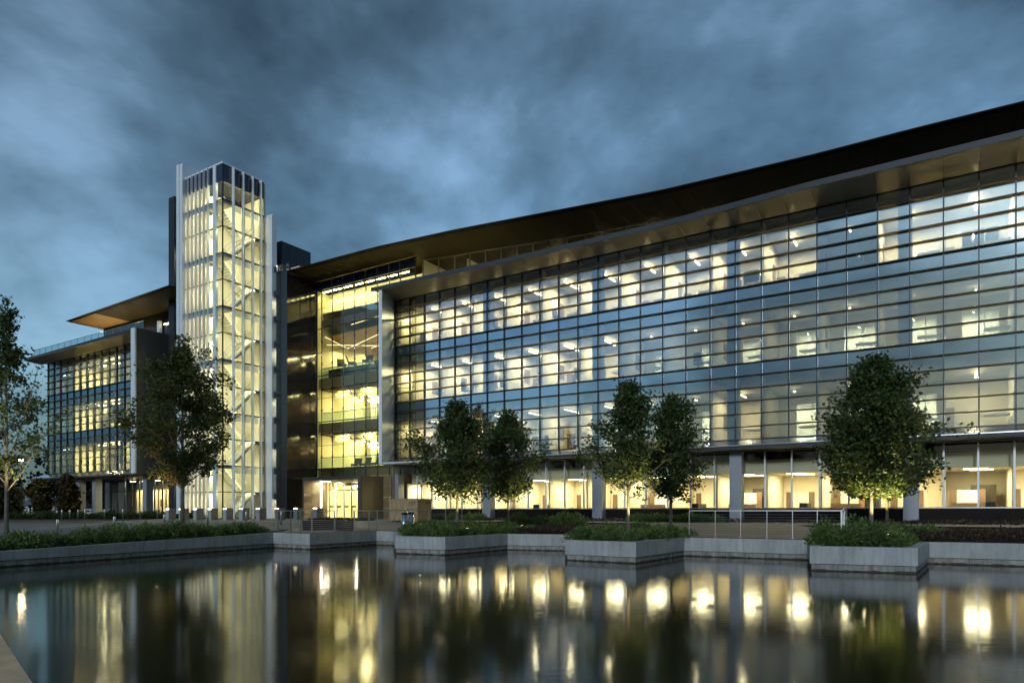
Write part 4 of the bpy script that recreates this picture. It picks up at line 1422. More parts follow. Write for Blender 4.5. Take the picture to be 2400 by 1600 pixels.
ch = chair_proto()
CH = [(0, 0.55, 1.05, 2, 0.8, 'black office chair on the top floor by the first window bay beside the white frame'),
      (1, 7.75, 0.95, 2, 2.6, 'black office chair on the top floor beside the first inner column of the wing'),
      (2, 13.0, 1.0, 2, 1.2, 'black office chair low behind a top floor window near the middle of the office wing'),
      (3, 2.35, 0.9, 1, 0.4, 'black office chair on the middle floor above the left tree of the crate planter'),
      (4, 5.0, 0.8, 1, 3.0, 'black office chair on the middle floor between the two trees of the crate planter'),
      (5, 8.6, 0.85, 1, 1.55, 'black office chair seen side-on on the middle floor, right of the first inner column'),
      (6, 11.9, 0.8, 1, 3.3, 'black office chair facing away on the middle floor, second from the dark offices'),
      (7, 14.9, 0.8, 1, 2.4, 'black office chair on the middle floor in the last lit office before the dark ones'),
      (8, 23.3, 0.9, 1, 3.2, 'dark office chair silhouetted in an unlit middle floor office'),
      (9, 12.4, 0.9, 0, 2.9, 'black office chair on the lowest glazed storey above the two middle trees')]
for (q, u, v, f, rz, lab) in CH:
    p = bw(u, v, FL[f] + 0.006)
    o = ch if q == 0 else copy_tree(ch, p, rz - ANG)
    o.location = p; o.rotation_euler = (0, 0, rz - ANG)
    tag(o, lab, 'chair', 'office chairs in the wing')

# hanging bulb clusters in the atrium
for q, (u, v, z, lab) in enumerate(((-8.0, 3.2, 11.35, 'topmost cluster of glowing bulbs hanging in the atrium'), (-7.9, 3.2, 7.3, 'middle cluster of glowing bulbs hanging in the atrium'), (-7.9, 3.2, 3.0, 'lowest cluster of glowing bulbs hanging in the atrium above the doors'))):
    r = tag(empty('bulb_chandelier', bw(u, v, z), -ANG), lab, 'chandelier', 'bulb clusters in the atrium')
    random.seed(30 + q)
    b_ = MB(); w_ = MB()
    for t in range(46):
        x = random.uniform(-1.7, 1.7); y = random.uniform(-0.5, 0.5); h = random.uniform(-0.35, 0.3) - 0.16 * x
        b_.sphere((x, y, h), 0.055, 6, 4)
        w_.box(x - 0.006, x + 0.006, y - 0.006, y + 0.006, h + 0.05, 0.84)
    w_.box(-1.8, 1.8, -0.55, 0.55, 0.84, 0.87)
    tag(b_.build('bulbs', 'bulb', r), kind='stuff')
    w_.build('hanging_wires', 'dark_metal', r)

# lounge chairs and desks on the atrium gallery
lc = MB()
lc.box(-0.35, 0.35, -0.35, 0.35, 0.3, 0.48); lc.add([(-0.35, 0.28, 0.45), (0.35, 0.28, 0.45), (0.33, 0.5, 1.05), (-0.33, 0.5, 1.05), (-0.35, 0.38, 0.45), (0.35, 0.38, 0.45), (0.33, 0.6, 1.05), (-0.33, 0.6, 1.05)], BF)
for x in (-0.3, 0.3):
    for y in (-0.3, 0.3):
        lc.box(x - 0.025, x + 0.025, y - 0.025, y + 0.025, 0, 0.3)
lme = bpy.data.meshes.new('lounge_chair'); lme.from_pydata(lc.v, [], lc.f); lme.materials.append(MATS['dark_furniture'])
LC = [(-9.6, 1.7, 13.9, 1.0, 'on the raised box at the gallery edge, leftmost'), (-8.3, 1.75, 13.9, 2.2, 'on the raised box at the gallery edge, second from left'), (-6.5, 1.8, 13.9, 0.3, 'on the raised box at the gallery edge, third from left'), (-4.4, 1.4, 12.88, 2.8, 'on the gallery floor beside the white end frame'),
      (-3.4, 1.6, 12.88, 3.5, 'on the gallery floor, rightmost before the white end frame'), (-8.6, 2.5, 4.88, 0.3, 'on the lowest balcony under the bulbs, leftmost'), (-7.4, 2.4, 4.88, 0.0, 'on the lowest balcony under the bulbs, middle'), (-6.3, 2.4, 4.88, -0.3, 'on the lowest balcony under the bulbs, rightmost')]
for u, v, z, rz, lab in LC:
    o = place('lounge_chair', lme, None, bw(u, v, z + 0.01), (0, 0, rz - ANG))
    tag(o, 'dark lounge chair ' + lab, 'chair', 'lounge chairs in the atrium')

# meeting tables and chairs on the ground floor
def table_proto():
    r = empty('meeting_table')
    MB().box(-0.8, 0.8, -0.42, 0.42, 0.70, 0.74).build('table_top', 'white_board', r)
    for x in (-0.7, 0.7):
        for y in (-0.34, 0.34):
            MB().box(x - 0.025, x + 0.025, y - 0.025, y + 0.025, 0, 0.699).build('leg', 'steel', r)
    return r


tb0 = table_proto()
TB = [(10.6, 2.9, 'white meeting table on the ground floor seen right of the second maple'), (22.6, 2.9, 'white meeting table on the ground floor behind the middle pair of maples'),
      (29.2, 2.9, 'white meeting table on the ground floor just left of the largest maple'), (38.4, 3.0, 'white meeting table on the ground floor at the right edge of the photo')]
for q, (u, v, lab) in enumerate(TB):
    o = tb0 if q == 0 else copy_tree(tb0, (0, 0, 0))
    o.location = bw(u, v, 0.466); o.rotation_euler = (0, 0, -ANG)
    tag(o, lab, 'table', 'ground floor meeting tables')
    for side, dv, rz in (('near', -0.75, math.pi), ('far', 0.8, 0.0)):
        c_ = copy_tree(ch, bw(u + 0.1, v + dv, 0.468), rz - ANG + 0.2)
        tag(c_, 'black chair, %s side of the ground floor table %s' % (side, ('right of the second maple', 'behind the middle maples', 'left of the largest maple', 'at the right edge')[q]), 'chair', 'ground floor chairs')

# ================================================================ STREET FURNITURE


def railing(name, label, runs, h=1.07):
    """runs: list of (p0, p1, post fractions); posts, handrail and cables are parts"""
    x0, y0 = runs[0][0]
    r = tag(empty(name, (x0, y0, 0)), label, 'railing')
    for (a, b, fr) in runs:
        a = Vector(a); b = Vector(b)
        d = (b - a).normalized()
        pt = lambda t: a + (b - a) * t
        for t in fr:
            p = pt(t); z = G(p.x, p.y)
            m = MB()
            m.box(-0.012, 0.012, -0.035, 0.035, 0.0, h)
            m.box(-0.07, 0.07, -0.06, 0.06, 0.0, 0.012)
            o = m.build('post', 'steel', r)
            o.location = (p.x - x0, p.y - y0, z + 0.02)
            o.rotation_euler = (0, 0, math.atan2(d.y, d.x))
        for t0, t1 in ((fr[0], fr[-1]),):
            q0, q1 = pt(t0), pt(t1)
            zz = lambda q_: G(q_.x, q_.y) + 0.02
            m = MB(); m.obox((q0.x - x0, q0.y - y0, zz(q0) + h + 0.022), (q1.x - x0, q1.y - y0, zz(q1) + h + 0.022), 0.06, 0.04)
            m.build('handrail', 'steel', r)
            for c in range(9):
                hh = 0.12 + c * 0.102
                m = MB(); m.tube([(q0.x - x0, q0.y - y0, zz(q0) + hh), (q1.x - x0, q1.y - y0, zz(q1) + hh)], 0.005, 4, False)
                m.build('cable', 'steel', r)
    return r


railing('cable_railing', 'steel cable railing along the pool edge in front of the wooden crate',
        [((-12.05, 35.05), (-9.84, 33.55), [0.02, 0.4, 0.68, 1.0]), ((-9.84, 33.55), (-7.5, 38.0), [0.0, 0.32, 0.62, 0.86, 1.0]), ((-7.5, 38.0), (-2.9, 39.6), [0.0, 0.2, 0.4, 0.6, 0.8, 1.0])])
railing('cable_railing', 'steel cable railing on the pool deck between the two right-hand corner planters',
        [((7.35, 28.75), (12.6, 26.0), [0.02, 0.2, 0.37, 0.54, 0.70, 0.85, 0.99]), ((12.55, 26.0), (14.2, 29.0), [0.02, 0.5, 1.0])])

# steel bollards
bm_ = MB(); bm_.lathe([(0.06, 0), (0.06, 0.84), (0.05, 0.87), (0.0, 0.875)], 12)
bme = bpy.data.meshes.new('bollard'); bme.from_pydata(bm_.v, [], bm_.f); bme.materials.append(MATS['steel'])
bme.polygons.foreach_set('use_smooth', [True] * len(bme.polygons))
near = [(134.5, 33.5), (268, 36), (385, 38), (487, 40), (577, 41), (659, 42)]
names = ['nearest the tree at the left', 'second from the left', 'third from the left, beside the leafy tree', 'fourth from the left', 'fifth from the left', 'rightmost, behind the railing end']
for (x, D), n in zip(near, names):
    X = (x - 1200) / 1600 * D
    o = place('bollard', bme, None, (X, D, G(X, D) - 0.02))
    tag(o, 'steel bollard in the near row, ' + n, 'bollard', 'bollards along the drive')
far = [(145, 57.5), (163.5, 57.6), (183, 57.7), (199, 57.8), (245, 58), (288, 58.4), (329, 58.8), (369, 59.2)]
names = ['leftmost of four set close together', 'second of the four set close together', 'third of the four set close together', 'right one of the four set close together', 'first to the right of the close four', 'second to the right of the close four', 'third to the right of the close four', 'rightmost, by the first light box']
for (x, D), n in zip(far, names):
    X = (x - 1200) / 1600 * D
    o = place('bollard', bme, None, (X, D, G(X, D) - 0.02))
    tag(o, 'pale bollard in the far row, ' + n, 'bollard', 'bollards before the left wing')

# light boxes in front of the tower
order = ['first', 'second', 'third', 'fourth', 'fifth', 'sixth', 'seventh', 'eighth', 'ninth', 'tenth']
LB = [(395, 55.5), (426, 55), (460, 54.5), (494, 54), (530, 53.5), (568, 53), (608, 52.5), (652, 52), (696, 51.5), (742, 51)]
for i, (x, D) in enumerate(LB):
    X = (x - 1200) / 1600 * D
    r = tag(empty('light_box', (X, D, G(X, D) - 0.03), -ANG), 'squat concrete light box with glowing top edge, %s from the left' % order[i], 'light box', 'light boxes before the tower')
    lb_ = MB().box(-0.42, 0.0, 0.0, 0.62, 0, 0.90).build('body', 'box_blue', r)
    MB().box(0.003, 0.03, 0.02, 0.62, 0, 0.97).build('side_plate', 'box_brown', r)
    MB().box(-0.42, -0.003, 0.05, 0.62, 0.94, 0.98).build('cap', 'box_brown', r)
    MB().box(-0.41, -0.01, 0.02, 0.10, 0.905, 0.937).build('light_strip', 'led_box', lb_)

# slatted bench block on the deck
r = tag(empty('slatted_bench', (-11.35, 36.9, G(-10, 37)), 0.02), 'black slatted bench block standing behind the railing in front of the entrance', 'bench')
MB().box(0.03, 2.72, 0.04, 0.56, 0.0, 0.48).build('core', 'base_wall', r)
for i in range(8):
    MB().box(0, 2.75, 0.0, 0.035, 0.02 + i * 0.062, 0.02 + i * 0.062 + 0.045).build('slat', 'slat_dark', r)
for i in range(6):
    MB().box(0, 2.75, 0.02 + i * 0.095, 0.02 + i * 0.095 + 0.075, 0.49, 0.53).build('seat_slat', 'slat_dark', r)

# wooden crate with handling marks
cX, cD = (979 - 1200) / 1600 * 46, 46.0
r = tag(empty('wooden_crate', (cX, cD, G(cX, cD)), -ANG), 'large plywood shipping crate with stencilled handling marks by the office wing', 'crate')
Lc, Wc, Hc = 2.63, 1.49, 1.56
cc_ = MB().box(-Lc + 0.03, -0.03, 0.03, Wc - 0.03, 0.12, Hc - 0.02).build('core', 'crate_wood', r)
random.seed(8)


def crate_panels(nm, n, horiz, face):
    for i in range(n):
        j = random.uniform(-0.004, 0.004)
        if face == 'front':
            a, b = -Lc + 0.05 + i * (Lc - 0.1) / n, -Lc + 0.05 + (i + 1) * (Lc - 0.1) / n - 0.006
            MB().box(a, b, 0.006 + j, 0.028, 0.14, 0.78).build('ply_panel', 'crate_wood', r)
            MB().box(a, b, 0.006 + j, 0.028, 0.87, Hc - 0.12).build('ply_panel', 'crate_wood', r)
        else:
            a, b = 0.05 + i * (Wc - 0.1) / n, 0.05 + (i + 1) * (Wc - 0.1) / n - 0.006
            MB().box(-0.028, -0.006 + j, a, b, 0.14, 0.78).build('ply_panel', 'crate_wood', r)
            MB().box(-0.028, -0.006 + j, a, b, 0.87, Hc - 0.12).build('ply_panel', 'crate_wood', r)


crate_panels('ply', 2, 0, 'front')
crate_panels('ply', 1, 0, 'side')
for z0, z1 in ((0.10, 0.20), (0.76, 0.88), (Hc - 0.14, Hc - 0.02)):
    MB().box(-Lc - 0.01, 0.012, -0.022, 0.004, z0, z1).build('batten', 'crate_wood', r)
    MB().box(-0.004, 0.022, 0.0, Wc, z0 + 0.002, z1 - 0.002).build('batten', 'crate_wood', r)
MB().box(-Lc - 0.03, 0.04, -0.04, Wc + 0.03, Hc - 0.018, Hc + 0.03).build('lid', 'crate_wood', r)
for x in (-Lc + 0.1, -Lc / 2, -0.25):
    MB().box(x, x + 0.14, 0.02, Wc, 0.0, 0.1).build('skid', 'crate_wood', r)


def crate_marks(f):
    """arrow, wine glass and umbrella pictograms; f maps (s, t) on the face to a point"""
    def poly(pts):
        V = [f(s, t, 0) for s, t in pts] + [f(s, t, 0.003) for s, t in pts]
        n = len(pts)
        mk('stencil_mark', V, [tuple(range(n)), tuple(range(2 * n - 1, n - 1, -1))] + [(i, (i + 1) % n, n + (i + 1) % n, n + i) for i in range(n)], 'ink', cc_)
    z = Hc - 0.38
    poly([(0.0, z), (0.05, z), (0.05, z + 0.10), (0.09, z + 0.10), (0.025, z + 0.2), (-0.04, z + 0.10), (0.0, z + 0.10)])
    poly([(0.15, z), (0.25, z), (0.25, z + 0.02), (0.215, z + 0.03), (0.215, z + 0.09), (0.27, z + 0.19), (0.13, z + 0.19), (0.185, z + 0.09), (0.185, z + 0.03), (0.15, z + 0.02)])
    poly([(0.32, z + 0.11), (0.35, z + 0.17), (0.40, z + 0.2), (0.45, z + 0.17), (0.48, z + 0.11), (0.415, z + 0.125), (0.415, z + 0.03), (0.40, z), (0.37, z), (0.36, z + 0.03), (0.385, z + 0.03), (0.395, z + 0.125)])


crate_marks(lambda s, t, d: (-0.72 + s, 0.002 - d, t))
crate_marks(lambda s, t, d: (-0.001 + d, 0.85 + s, t))
MB().tube([(-0.02, Wc + 0.02, 1.0), (0.06, Wc + 0.1, 1.05), (0.06, Wc + 0.1, 0.9)], 0.015, 5).build('lifting_hook', 'dark_metal', r)

# litter bins
tb = empty('litter_bin', (-6.35, 40.3, G(-6.3, 40.3)))
MB().lathe([(0.17, 0.03), (0.18, 0.06), (0.18, 0.78)], 16).build('body', 'silver', tb, True)
MB().lathe([(0.17, 0.781), (0.17, 0.92)], 16).build('opening_band', 'base_wall', tb, True)
MB().lathe([(0.185, 0.921), (0.185, 0.96), (0.12, 1.0), (0.02, 1.01)], 16).build('lid', 'silver', tb, True)
tag(tb, 'brushed steel round litter bin in front of the crate, left of the pair', 'bin', 'litter bins by the crate')
t2 = copy_tree(tb, (-6.02, 40.75, G(-6.0, 40.7)))
tag(t2, 'brushed steel round litter bin in front of the crate, right of the pair', 'bin', 'litter bins by the crate')

# ================================================================ PLANTS


def leaf_mesh(name, C, N, size, seed, mat, narrow=0.55, up=0.0, upbias=None):
    """one kite-shaped leaf at every point of C"""
    rng = np.random.default_rng(seed)
    n = len(C)
    d = rng.normal(size=(n, 3)); d[:, 2] = d[:, 2] * 0.6 + up
    if N is not None: d += N
    d /= np.linalg.norm(d, axis=1)[:, None]
    s = rng.normal(size=(n, 3)); s -= (s * d).sum(1)[:, None] * d; s /= np.linalg.norm(s, axis=1)[:, None]
    L_ = size * rng.uniform(0.65, 1.3, n)[:, None]
    w = L_ * narrow * 0.5
    nr = np.cross(d, s)
    V = np.empty((n, 4, 3))
    V[:, 0] = C
    V[:, 1] = C + d * L_ * 0.5 + s * w + nr * w * 0.35
    V[:, 2] = C + d * L_
    V[:, 3] = C + d * L_ * 0.5 - s * w + nr * w * 0.35
    me = bpy.data.meshes.new(name)
    me.vertices.add(n * 4)
    me.vertices.foreach_set('co', V.reshape(-1).astype(np.float32))
    me.loops.add(n * 4)
    me.loops.foreach_set('vertex_index', np.arange(n * 4, dtype=np.int32))
    me.polygons.add(n)
    me.polygons.foreach_set('loop_start', np.arange(0, n * 4, 4, dtype=np.int32))
    me.polygons.foreach_set('loop_total', np.full(n, 4, dtype=np.int32))
    me.materials.append(MATS[mat])
    me.update(calc_edges=True)
    me.validate()
    return me


def tree(name, label, base, H, R_, h0, tr, nbr, per, size, seed, mat, bark='bark', peak=0.32, group=None, upright=0.0, skew=0.0, spread=0.24, cat='tree', density=1.0):
    """trunk with limbs and twigs; leaves sit in clumps along the outer twigs"""
    rng = np.random.default_rng(seed)
    r = tag(empty(name, base), label, cat, group)
    T = MB()
    tp = []
    wx, wy = rng.normal(0, 0.05, 2)
    for i in range(9):
        t = i / 8
        tp.append((wx * math.sin(t * 4) * t, wy * math.cos(t * 3) * t, H * 0.93 * t))
    T.tube(tp, [tr * (1 - 0.88 * i / 8) + (0.25 * tr if i == 0 else 0) for i in range(9)], 8)

    def prof(t):
        if t < peak: return 0.42 + 0.58 * math.sin(math.pi / 2 * t / peak)
        return max(0.05, math.cos(math.pi / 2 * ((t - peak) / (1 - peak)) ** 1.02)) ** 1.12
    C = []; Nn = []
    for b in range(nbr):
        f = (b + rng.uniform(0.2, 0.8)) / nbr
        hs = h0 * 0.92 + (H * 0.90 - h0 * 0.92) * f ** 1.1
        az = b * 2.39996 + rng.normal(0, 0.35)
        elv = R(rng.uniform(22, 48) + 30 * f + upright)
        tip_h = min(H, hs + (H - h0) * 0.17 * (1 + upright / 30) + rng.normal(0, 0.1))
        rad = R_ * prof(min(1, max(0, (tip_h - h0) / (H - h0)))) * rng.uniform(0.66, 1.06) * (1 + skew * math.cos(az)) * (1 + 0.20 * math.sin(2 * az + seed) * math.sin(7 * f + seed * 2) + 0.14 * math.sin(3 * az + 11 * f + seed))
        Lh = max(0.25, rad)
        s0 = Vector((0, 0, hs))
        e0 = Vector((math.cos(az) * Lh, math.sin(az) * Lh, min(H * 0.985, hs + Lh * math.tan(min(elv, 1.3)) * 0.6 + 0.1)))
        midp = s0.lerp(e0, 0.5) + Vector((0, 0, -0.06 * Lh + rng.normal(0, 0.04)))
        br = tr * 0.34 * (1 - 0.6 * f)
        T.tube([s0, midp, e0], [br, br * 0.6, br * 0.2], 5, False)
        tips = []
        for k in range(5 + int(3 * (1 - f))):
            t = rng.uniform(0.3, 1.0)
            p = s0.lerp(midp, t * 2) if t < 0.5 else midp.lerp(e0, t * 2 - 1)
            q = p + Vector((rng.normal(0, 1), rng.normal(0, 1), rng.normal(0.25, 0.6) + upright / 25)).normalized() * Lh * rng.uniform(0.22, 0.48)
            T.tube([p, q], [br * 0.3, br * 0.1], 4, False)
            tips.append((p, q))
        tips.append((midp, e0))
        for p, q in tips:
            n = int(per * rng.choice([0.0, 0.4, 0.9, 1.5]) * density * 0.9)
            for c_ in range(n):
                t = rng.beta(2.2, 1.1)
                x = p.lerp(q, t)
                C.append((x.x + spread * np.clip(rng.normal(), -1.7, 1.7), x.y + spread * np.clip(rng.normal(), -1.7, 1.7), x.z + spread * 0.75 * np.clip(rng.normal(), -1.7, 1.7)))
    # leader
    for c_ in range(int(per * 4)):
        t = rng.uniform(0.86, 1.0)
        C.append((rng.normal(0, spread * 0.8), rng.normal(0, spread * 0.8), H * t))
    C = np.array(C)
    C = C[C[:, 2] > h0 * 0.86]
    T.build('trunk', bark, r, True)
    me = leaf_mesh('crown', C, None, size, seed + 100, mat, 0.75)
    place('crown', me, r)
    return r


def up_light(x, y, z, aim, power, label, col=(1.0, 0.80, 0.36), angle=70):
    r = tag(empty('spotlight', (x, y, z)), label, 'light', 'uplights under the trees')
    d = (Vector(aim) - Vector((x, y, z + 0.2))).normalized()
    a = Vector((0, 0, 0.2))
    MB().tube([(0, 0, 0), (0, 0, 0.16)], 0.02, 6).build('stake', 'dark_metal', r)
    hs_ = MB().tube([a - d * 0.08, a + d * 0.08], [0.05, 0.065], 10).build('housing', 'dark_metal', r)
    MB().tube([a + d * 0.081, a + d * 0.086], [0.05, 0.05], 10).build('lens', 'spot_bulb', hs_)
    l = bpy.data.lights.new('spot_lamp', 'SPOT')
    l.energy = power; l.color = col; l.spot_size = R(angle); l.spot_blend = 0.6; l.shadow_soft_size = 0.05
    o = bpy.data.objects.new('spot_lamp', l); COL.objects.link(o)
    o.parent = r; o.location = a + d * 0.12
    o.rotation_euler = d.to_track_quat('-Z', 'Y').to_euler()


def tz(x, y): return G(x, y) - 0.05


tree('young_tree', 'slim pale-barked tree with sparse airy crown at the left edge of the photo', (-23.7, 32.0, -0.45), 11.6, 2.7, 2.6, 0.10, 38, 44, 0.16, 1, 'leaf_birch', peak=0.25, upright=22, spread=0.17, density=0.85)
tree('young_tree', 'dark leafy tree on the plaza in front of the left wing and stair tower', (-21.25, 44.0, -0.1), 12.5, 3.5, 2.6, 0.15, 60, 84, 0.19, 2, 'leaf_oak', peak=0.34, upright=10, spread=0.26)
G1 = 'maples in the pool planters'
tree('young_maple', 'dense young maple right behind the crate, left one of the first planter pair', (-2.68, 33.2, 0.0), 6.45, 1.85, 1.7, 0.075, 46, 62, 0.15, 3, 'leaf_maple', group=G1)
tree('young_maple', 'smaller round young maple, right one of the first planter pair', (-0.2, 37.5, 0.05), 6.6, 1.75, 1.75, 0.075, 42, 58, 0.15, 4, 'leaf_maple', group=G1)
tree('young_maple', 'slender open-topped young maple, left one of the middle planter pair', (4.8, 28.2, 0.0), 6.5, 1.7, 1.75, 0.075, 44, 44, 0.14, 5, 'leaf_maple', group=G1, spread=0.19, upright=8)
tree('young_maple', 'dark round-topped young maple, right one of the middle planter pair', (7.75, 33.3, 0.05), 6.7, 1.75, 1.7, 0.08, 44, 56, 0.14, 6, 'leaf_maple', group=G1)
tree('young_maple', 'largest young maple, on the nearest planter beside the right-hand railing', (13.15, 25.0, 0.0), 6.75, 1.95, 1.75, 0.085, 58, 66, 0.15, 7, 'leaf_maple', group=G1)
tree('young_maple', 'young maple tucked behind the largest one on the nearest planter', (16.6, 30.2, 0.1), 6.5, 1.95, 1.7, 0.08, 44, 60, 0.15, 8, 'leaf_maple', group=G1)
up_light(-22.6, 30.2, -0.45, (-23.7, 32.3, 8), 1500, 'small ground spotlight at the foot of the tree at the left edge', angle=55)
up_light(-2.1, 32.5, 0.0, (-2.6, 33.3, 4), 520, 'small ground spotlight in the shrubs right of the first maple')
up_light(0.55, 36.9, 0.05, (-0.2, 37.6, 4), 460, 'small ground spotlight in the shrubs right of the second maple')
up_light(5.15, 27.6, 0.0, (4.8, 28.3, 4), 700, 'bright ground spotlight among shrubs beside the slender middle maple')
up_light(13.35, 24.2, 0.0, (13.2, 25.2, 4), 1100, 'ground spotlight in the shrubs in front of the largest maple')
up_light(16.0, 29.6, 0.1, (16.4, 30.4, 4), 700, 'ground spotlight hidden in the shrubs behind the largest maple')
up_light(-22.6, 43.4, -0.1, (-22.2, 44.2, 7), 900, 'added orange spotlight under the dark leafy plaza tree', col=(1.0, 0.55, 0.18), angle=60)  # lamp added to give the lower crown its orange light

# shrubs: three prototypes shared by all copies
rng = np.random.default_rng(77)


def shrub_mesh(seed, n, r, h, size, mat, narrow=0.45):
    g = np.random.default_rng(seed)
    az = g.uniform(0, 2 * np.pi, n); el = np.arccos(g.uniform(0.0, 1.0, n)); rad = g.beta(3.2, 1.2, n)
    lob = 1 + 0.22 * np.sin(az * 3 + seed) + 0.15 * np.sin(az * 5 + 2 * seed)
    D_ = np.stack([np.sin(el) * np.cos(az), np.sin(el) * np.sin(az), np.cos(el)], 1)
    C = D_ * rad[:, None] * np.stack([r * lob, r * lob, h * (0.85 + 0.3 * g.uniform(size=n))], 1)
    return leaf_mesh('low_shrub', C, D_ * 1.5, size, seed, mat, narrow, up=0.35)


SH = [shrub_mesh(s, 620, 0.52, 0.48, 0.13, 'leaf_shrub', 0.36) for s in (1, 2, 3)]
SHB = [shrub_mesh(s, 750, 0.62, 0.85, 0.13, 'leaf_shrub', 0.42) for s in (4, 5)]
SHD = [shrub_mesh(s, 520, 0.62, 0.55, 0.15, 'leaf_hedge', 0.5) for s in (6, 7)]


def shrubs(pts, meshes, label, group, s0=0.8, s1=1.15, z=None):
    for (x, y) in pts:
        o = place('low_shrub', meshes[int(rng.integers(len(meshes)))], None, (x, y, (G(x, y) if z is None else z) - 0.05), (rng.normal(0, 0.06), rng.normal(0, 0.06), rng.uniform(0, 6.28)))
        k = rng.uniform(s0, s1)
        o.scale = (k * rng.uniform(0.9, 1.15), k * rng.uniform(0.9, 1.15), k * rng.uniform(0.85, 1.15))
        tag(o, label, 'shrub', group)


def inpoly(poly, n, jit=0.0, mind=0.55):
    xs = [p[0] for p in poly]; ys = [p[1] for p in poly]
    out = []
    tries = 0
    while len(out) < n and tries < 6000:
        tries += 1
        x = rng.uniform(min(xs), max(xs)); y = rng.uniform(min(ys), max(ys))
        c = False
        j = len(poly) - 1
        for i in range(len(poly)):
            if (ys[i] > y) != (ys[j] > y) and x < (xs[j] - xs[i]) * (y - ys[i]) / (ys[j] - ys[i]) + xs[i]: c = not c
            j = i
        if c and all((x - a) ** 2 + (y - b) ** 2 > mind ** 2 for a, b in out): out.append((x, y))
    return out


shrubs(inpoly([(-4.75, 30.9), (-2.9, 29.7), (-0.5, 33.0), (1.2, 34.3), (1.0, 37.0), (-5.4, 36.0)], 46, mind=0.6), SH, 'bright green low shrub massed in the planter bed under the first pair of maples', 'shrubs in the first planter', 0.65, 1.2, z=0.0)
shrubs(inpoly([(2.5, 26.7), (4.35, 25.0), (6.7, 28.6), (8.0, 30.2), (7.3, 33.5), (3.4, 30.6)], 40, mind=0.58), SH, 'bright green low shrub massed in the planter bed under the middle pair of maples', 'shrubs in the middle planter', 0.65, 1.2, z=0.0)
shrubs(inpoly([(10.0, 22.2), (12.0, 21.2), (14.2, 24.6), (17.0, 27.5), (17.2, 31.0), (14.0, 28.5), (11.6, 26.0)], 48, mind=0.6), SHB[:1] + SH, 'lush green low shrub massed in the nearest planter bed under the largest maple', 'shrubs in the nearest planter', 0.65, 1.2, z=0.0)
wd = Vector((4.82, 12.1)).normalized(); wnm = Vector((-wd.y, wd.x))
pts = []
for i in range(34):
    t = i / 33
    for k in range(2):
        p = Vector((-17.2, 22.3)) + wd * (t * 13.4 + rng.uniform(-0.2, 0.2)) + wnm * (0.75 + 0.75 * k + rng.uniform(-0.15, 0.15))
        pts.append((p.x, p.y, t))
shrubs([(x, y) for x, y, t in pts if t < 0.3 or t > 0.72], SH, 'dark green low shrub in the long hedge along the left pool wall', 'hedge along the left pool wall', 0.6, 1.15)
shrubs([(x, y) for x, y, t in pts if 0.3 <= t <= 0.72], SHB, 'taller bushy shrub in the middle of the long hedge along the left pool wall', 'tall shrubs of the left hedge', 0.5, 0.9)
shrubs([(-46 + i * 0.72, 62.8 - (-46 + i * 0.72 + 46) * 0.13 + rng.uniform(-0.4, 0.4)) for i in range(27)], SHD, 'dark clipped shrub in the low hedge at the foot of the left wing', 'hedge before the left wing', 0.9, 1.25)
shrubs([(-56 + i * 0.9, 57.5 + rng.uniform(-0.6, 0.6)) for i in range(14)], SHD, 'dark clipped shrub in the low hedge left of the left wing', 'hedge left of the left wing', 0.9, 1.25)
shrubs([bw(U, V)[:2] for U, V in [(4.2 + i * 0.55, -3.0 + rng.uniform(-0.3, 0.3)) for i in range(10)]], SH, 'olive green shrub in the bed against the dark base wall behind the first maples', 'shrubs by the base wall, left', 0.9, 1.25)
shrubs([bw(U, V)[:2] for U, V in [(14.0 + i * 0.55, -6.6 + rng.uniform(-0.4, 0.4)) for i in range(9)]], SH, 'olive green shrub beside the tan path between the first and middle planters', 'shrubs by the path, left', 0.9, 1.3)
shrubs([bw(U, V)[:2] for U, V in [(20.5 + i * 0.5, -3.0 + rng.uniform(-0.4, 0.4)) for i in range(11)]], SH, 'olive green shrub against the dark base wall behind the right-hand railing', 'shrubs by the base wall, right', 0.9, 1.25)


def cover(name, label, poly, n, h, mat, size, seed):
    g = np.random.default_rng(seed)
    xs = [p[0] for p in poly]; ys = [p[1] for p in poly]
    P = []
    while len(P) < n:
        x = g.uniform(min(xs), max(xs)); y = g.uniform(min(ys), max(ys))
        c = False; j = len(poly) - 1
        for i in range(len(poly)):
            if (ys[i] > y) != (ys[j] > y) and x < (xs[j] - xs[i]) * (y - ys[i]) / (ys[j] - ys[i]) + xs[i]: c = not c
            j = i
        if c:
            hh = h * (0.5 + 0.5 * abs(math.sin(x * 2.1 + math.sin(y * 3))) * abs(math.cos(y * 1.7)))
            P.append((x, y, max(G(x, y), -0.05) - 0.03 + hh * g.uniform(0.1, 1) ** 0.6))
    me = leaf_mesh(name, np.array(P), None, size, seed, mat, 0.5, up=0.7)
    tag(place(name, me), label, 'ground cover', kind='stuff')


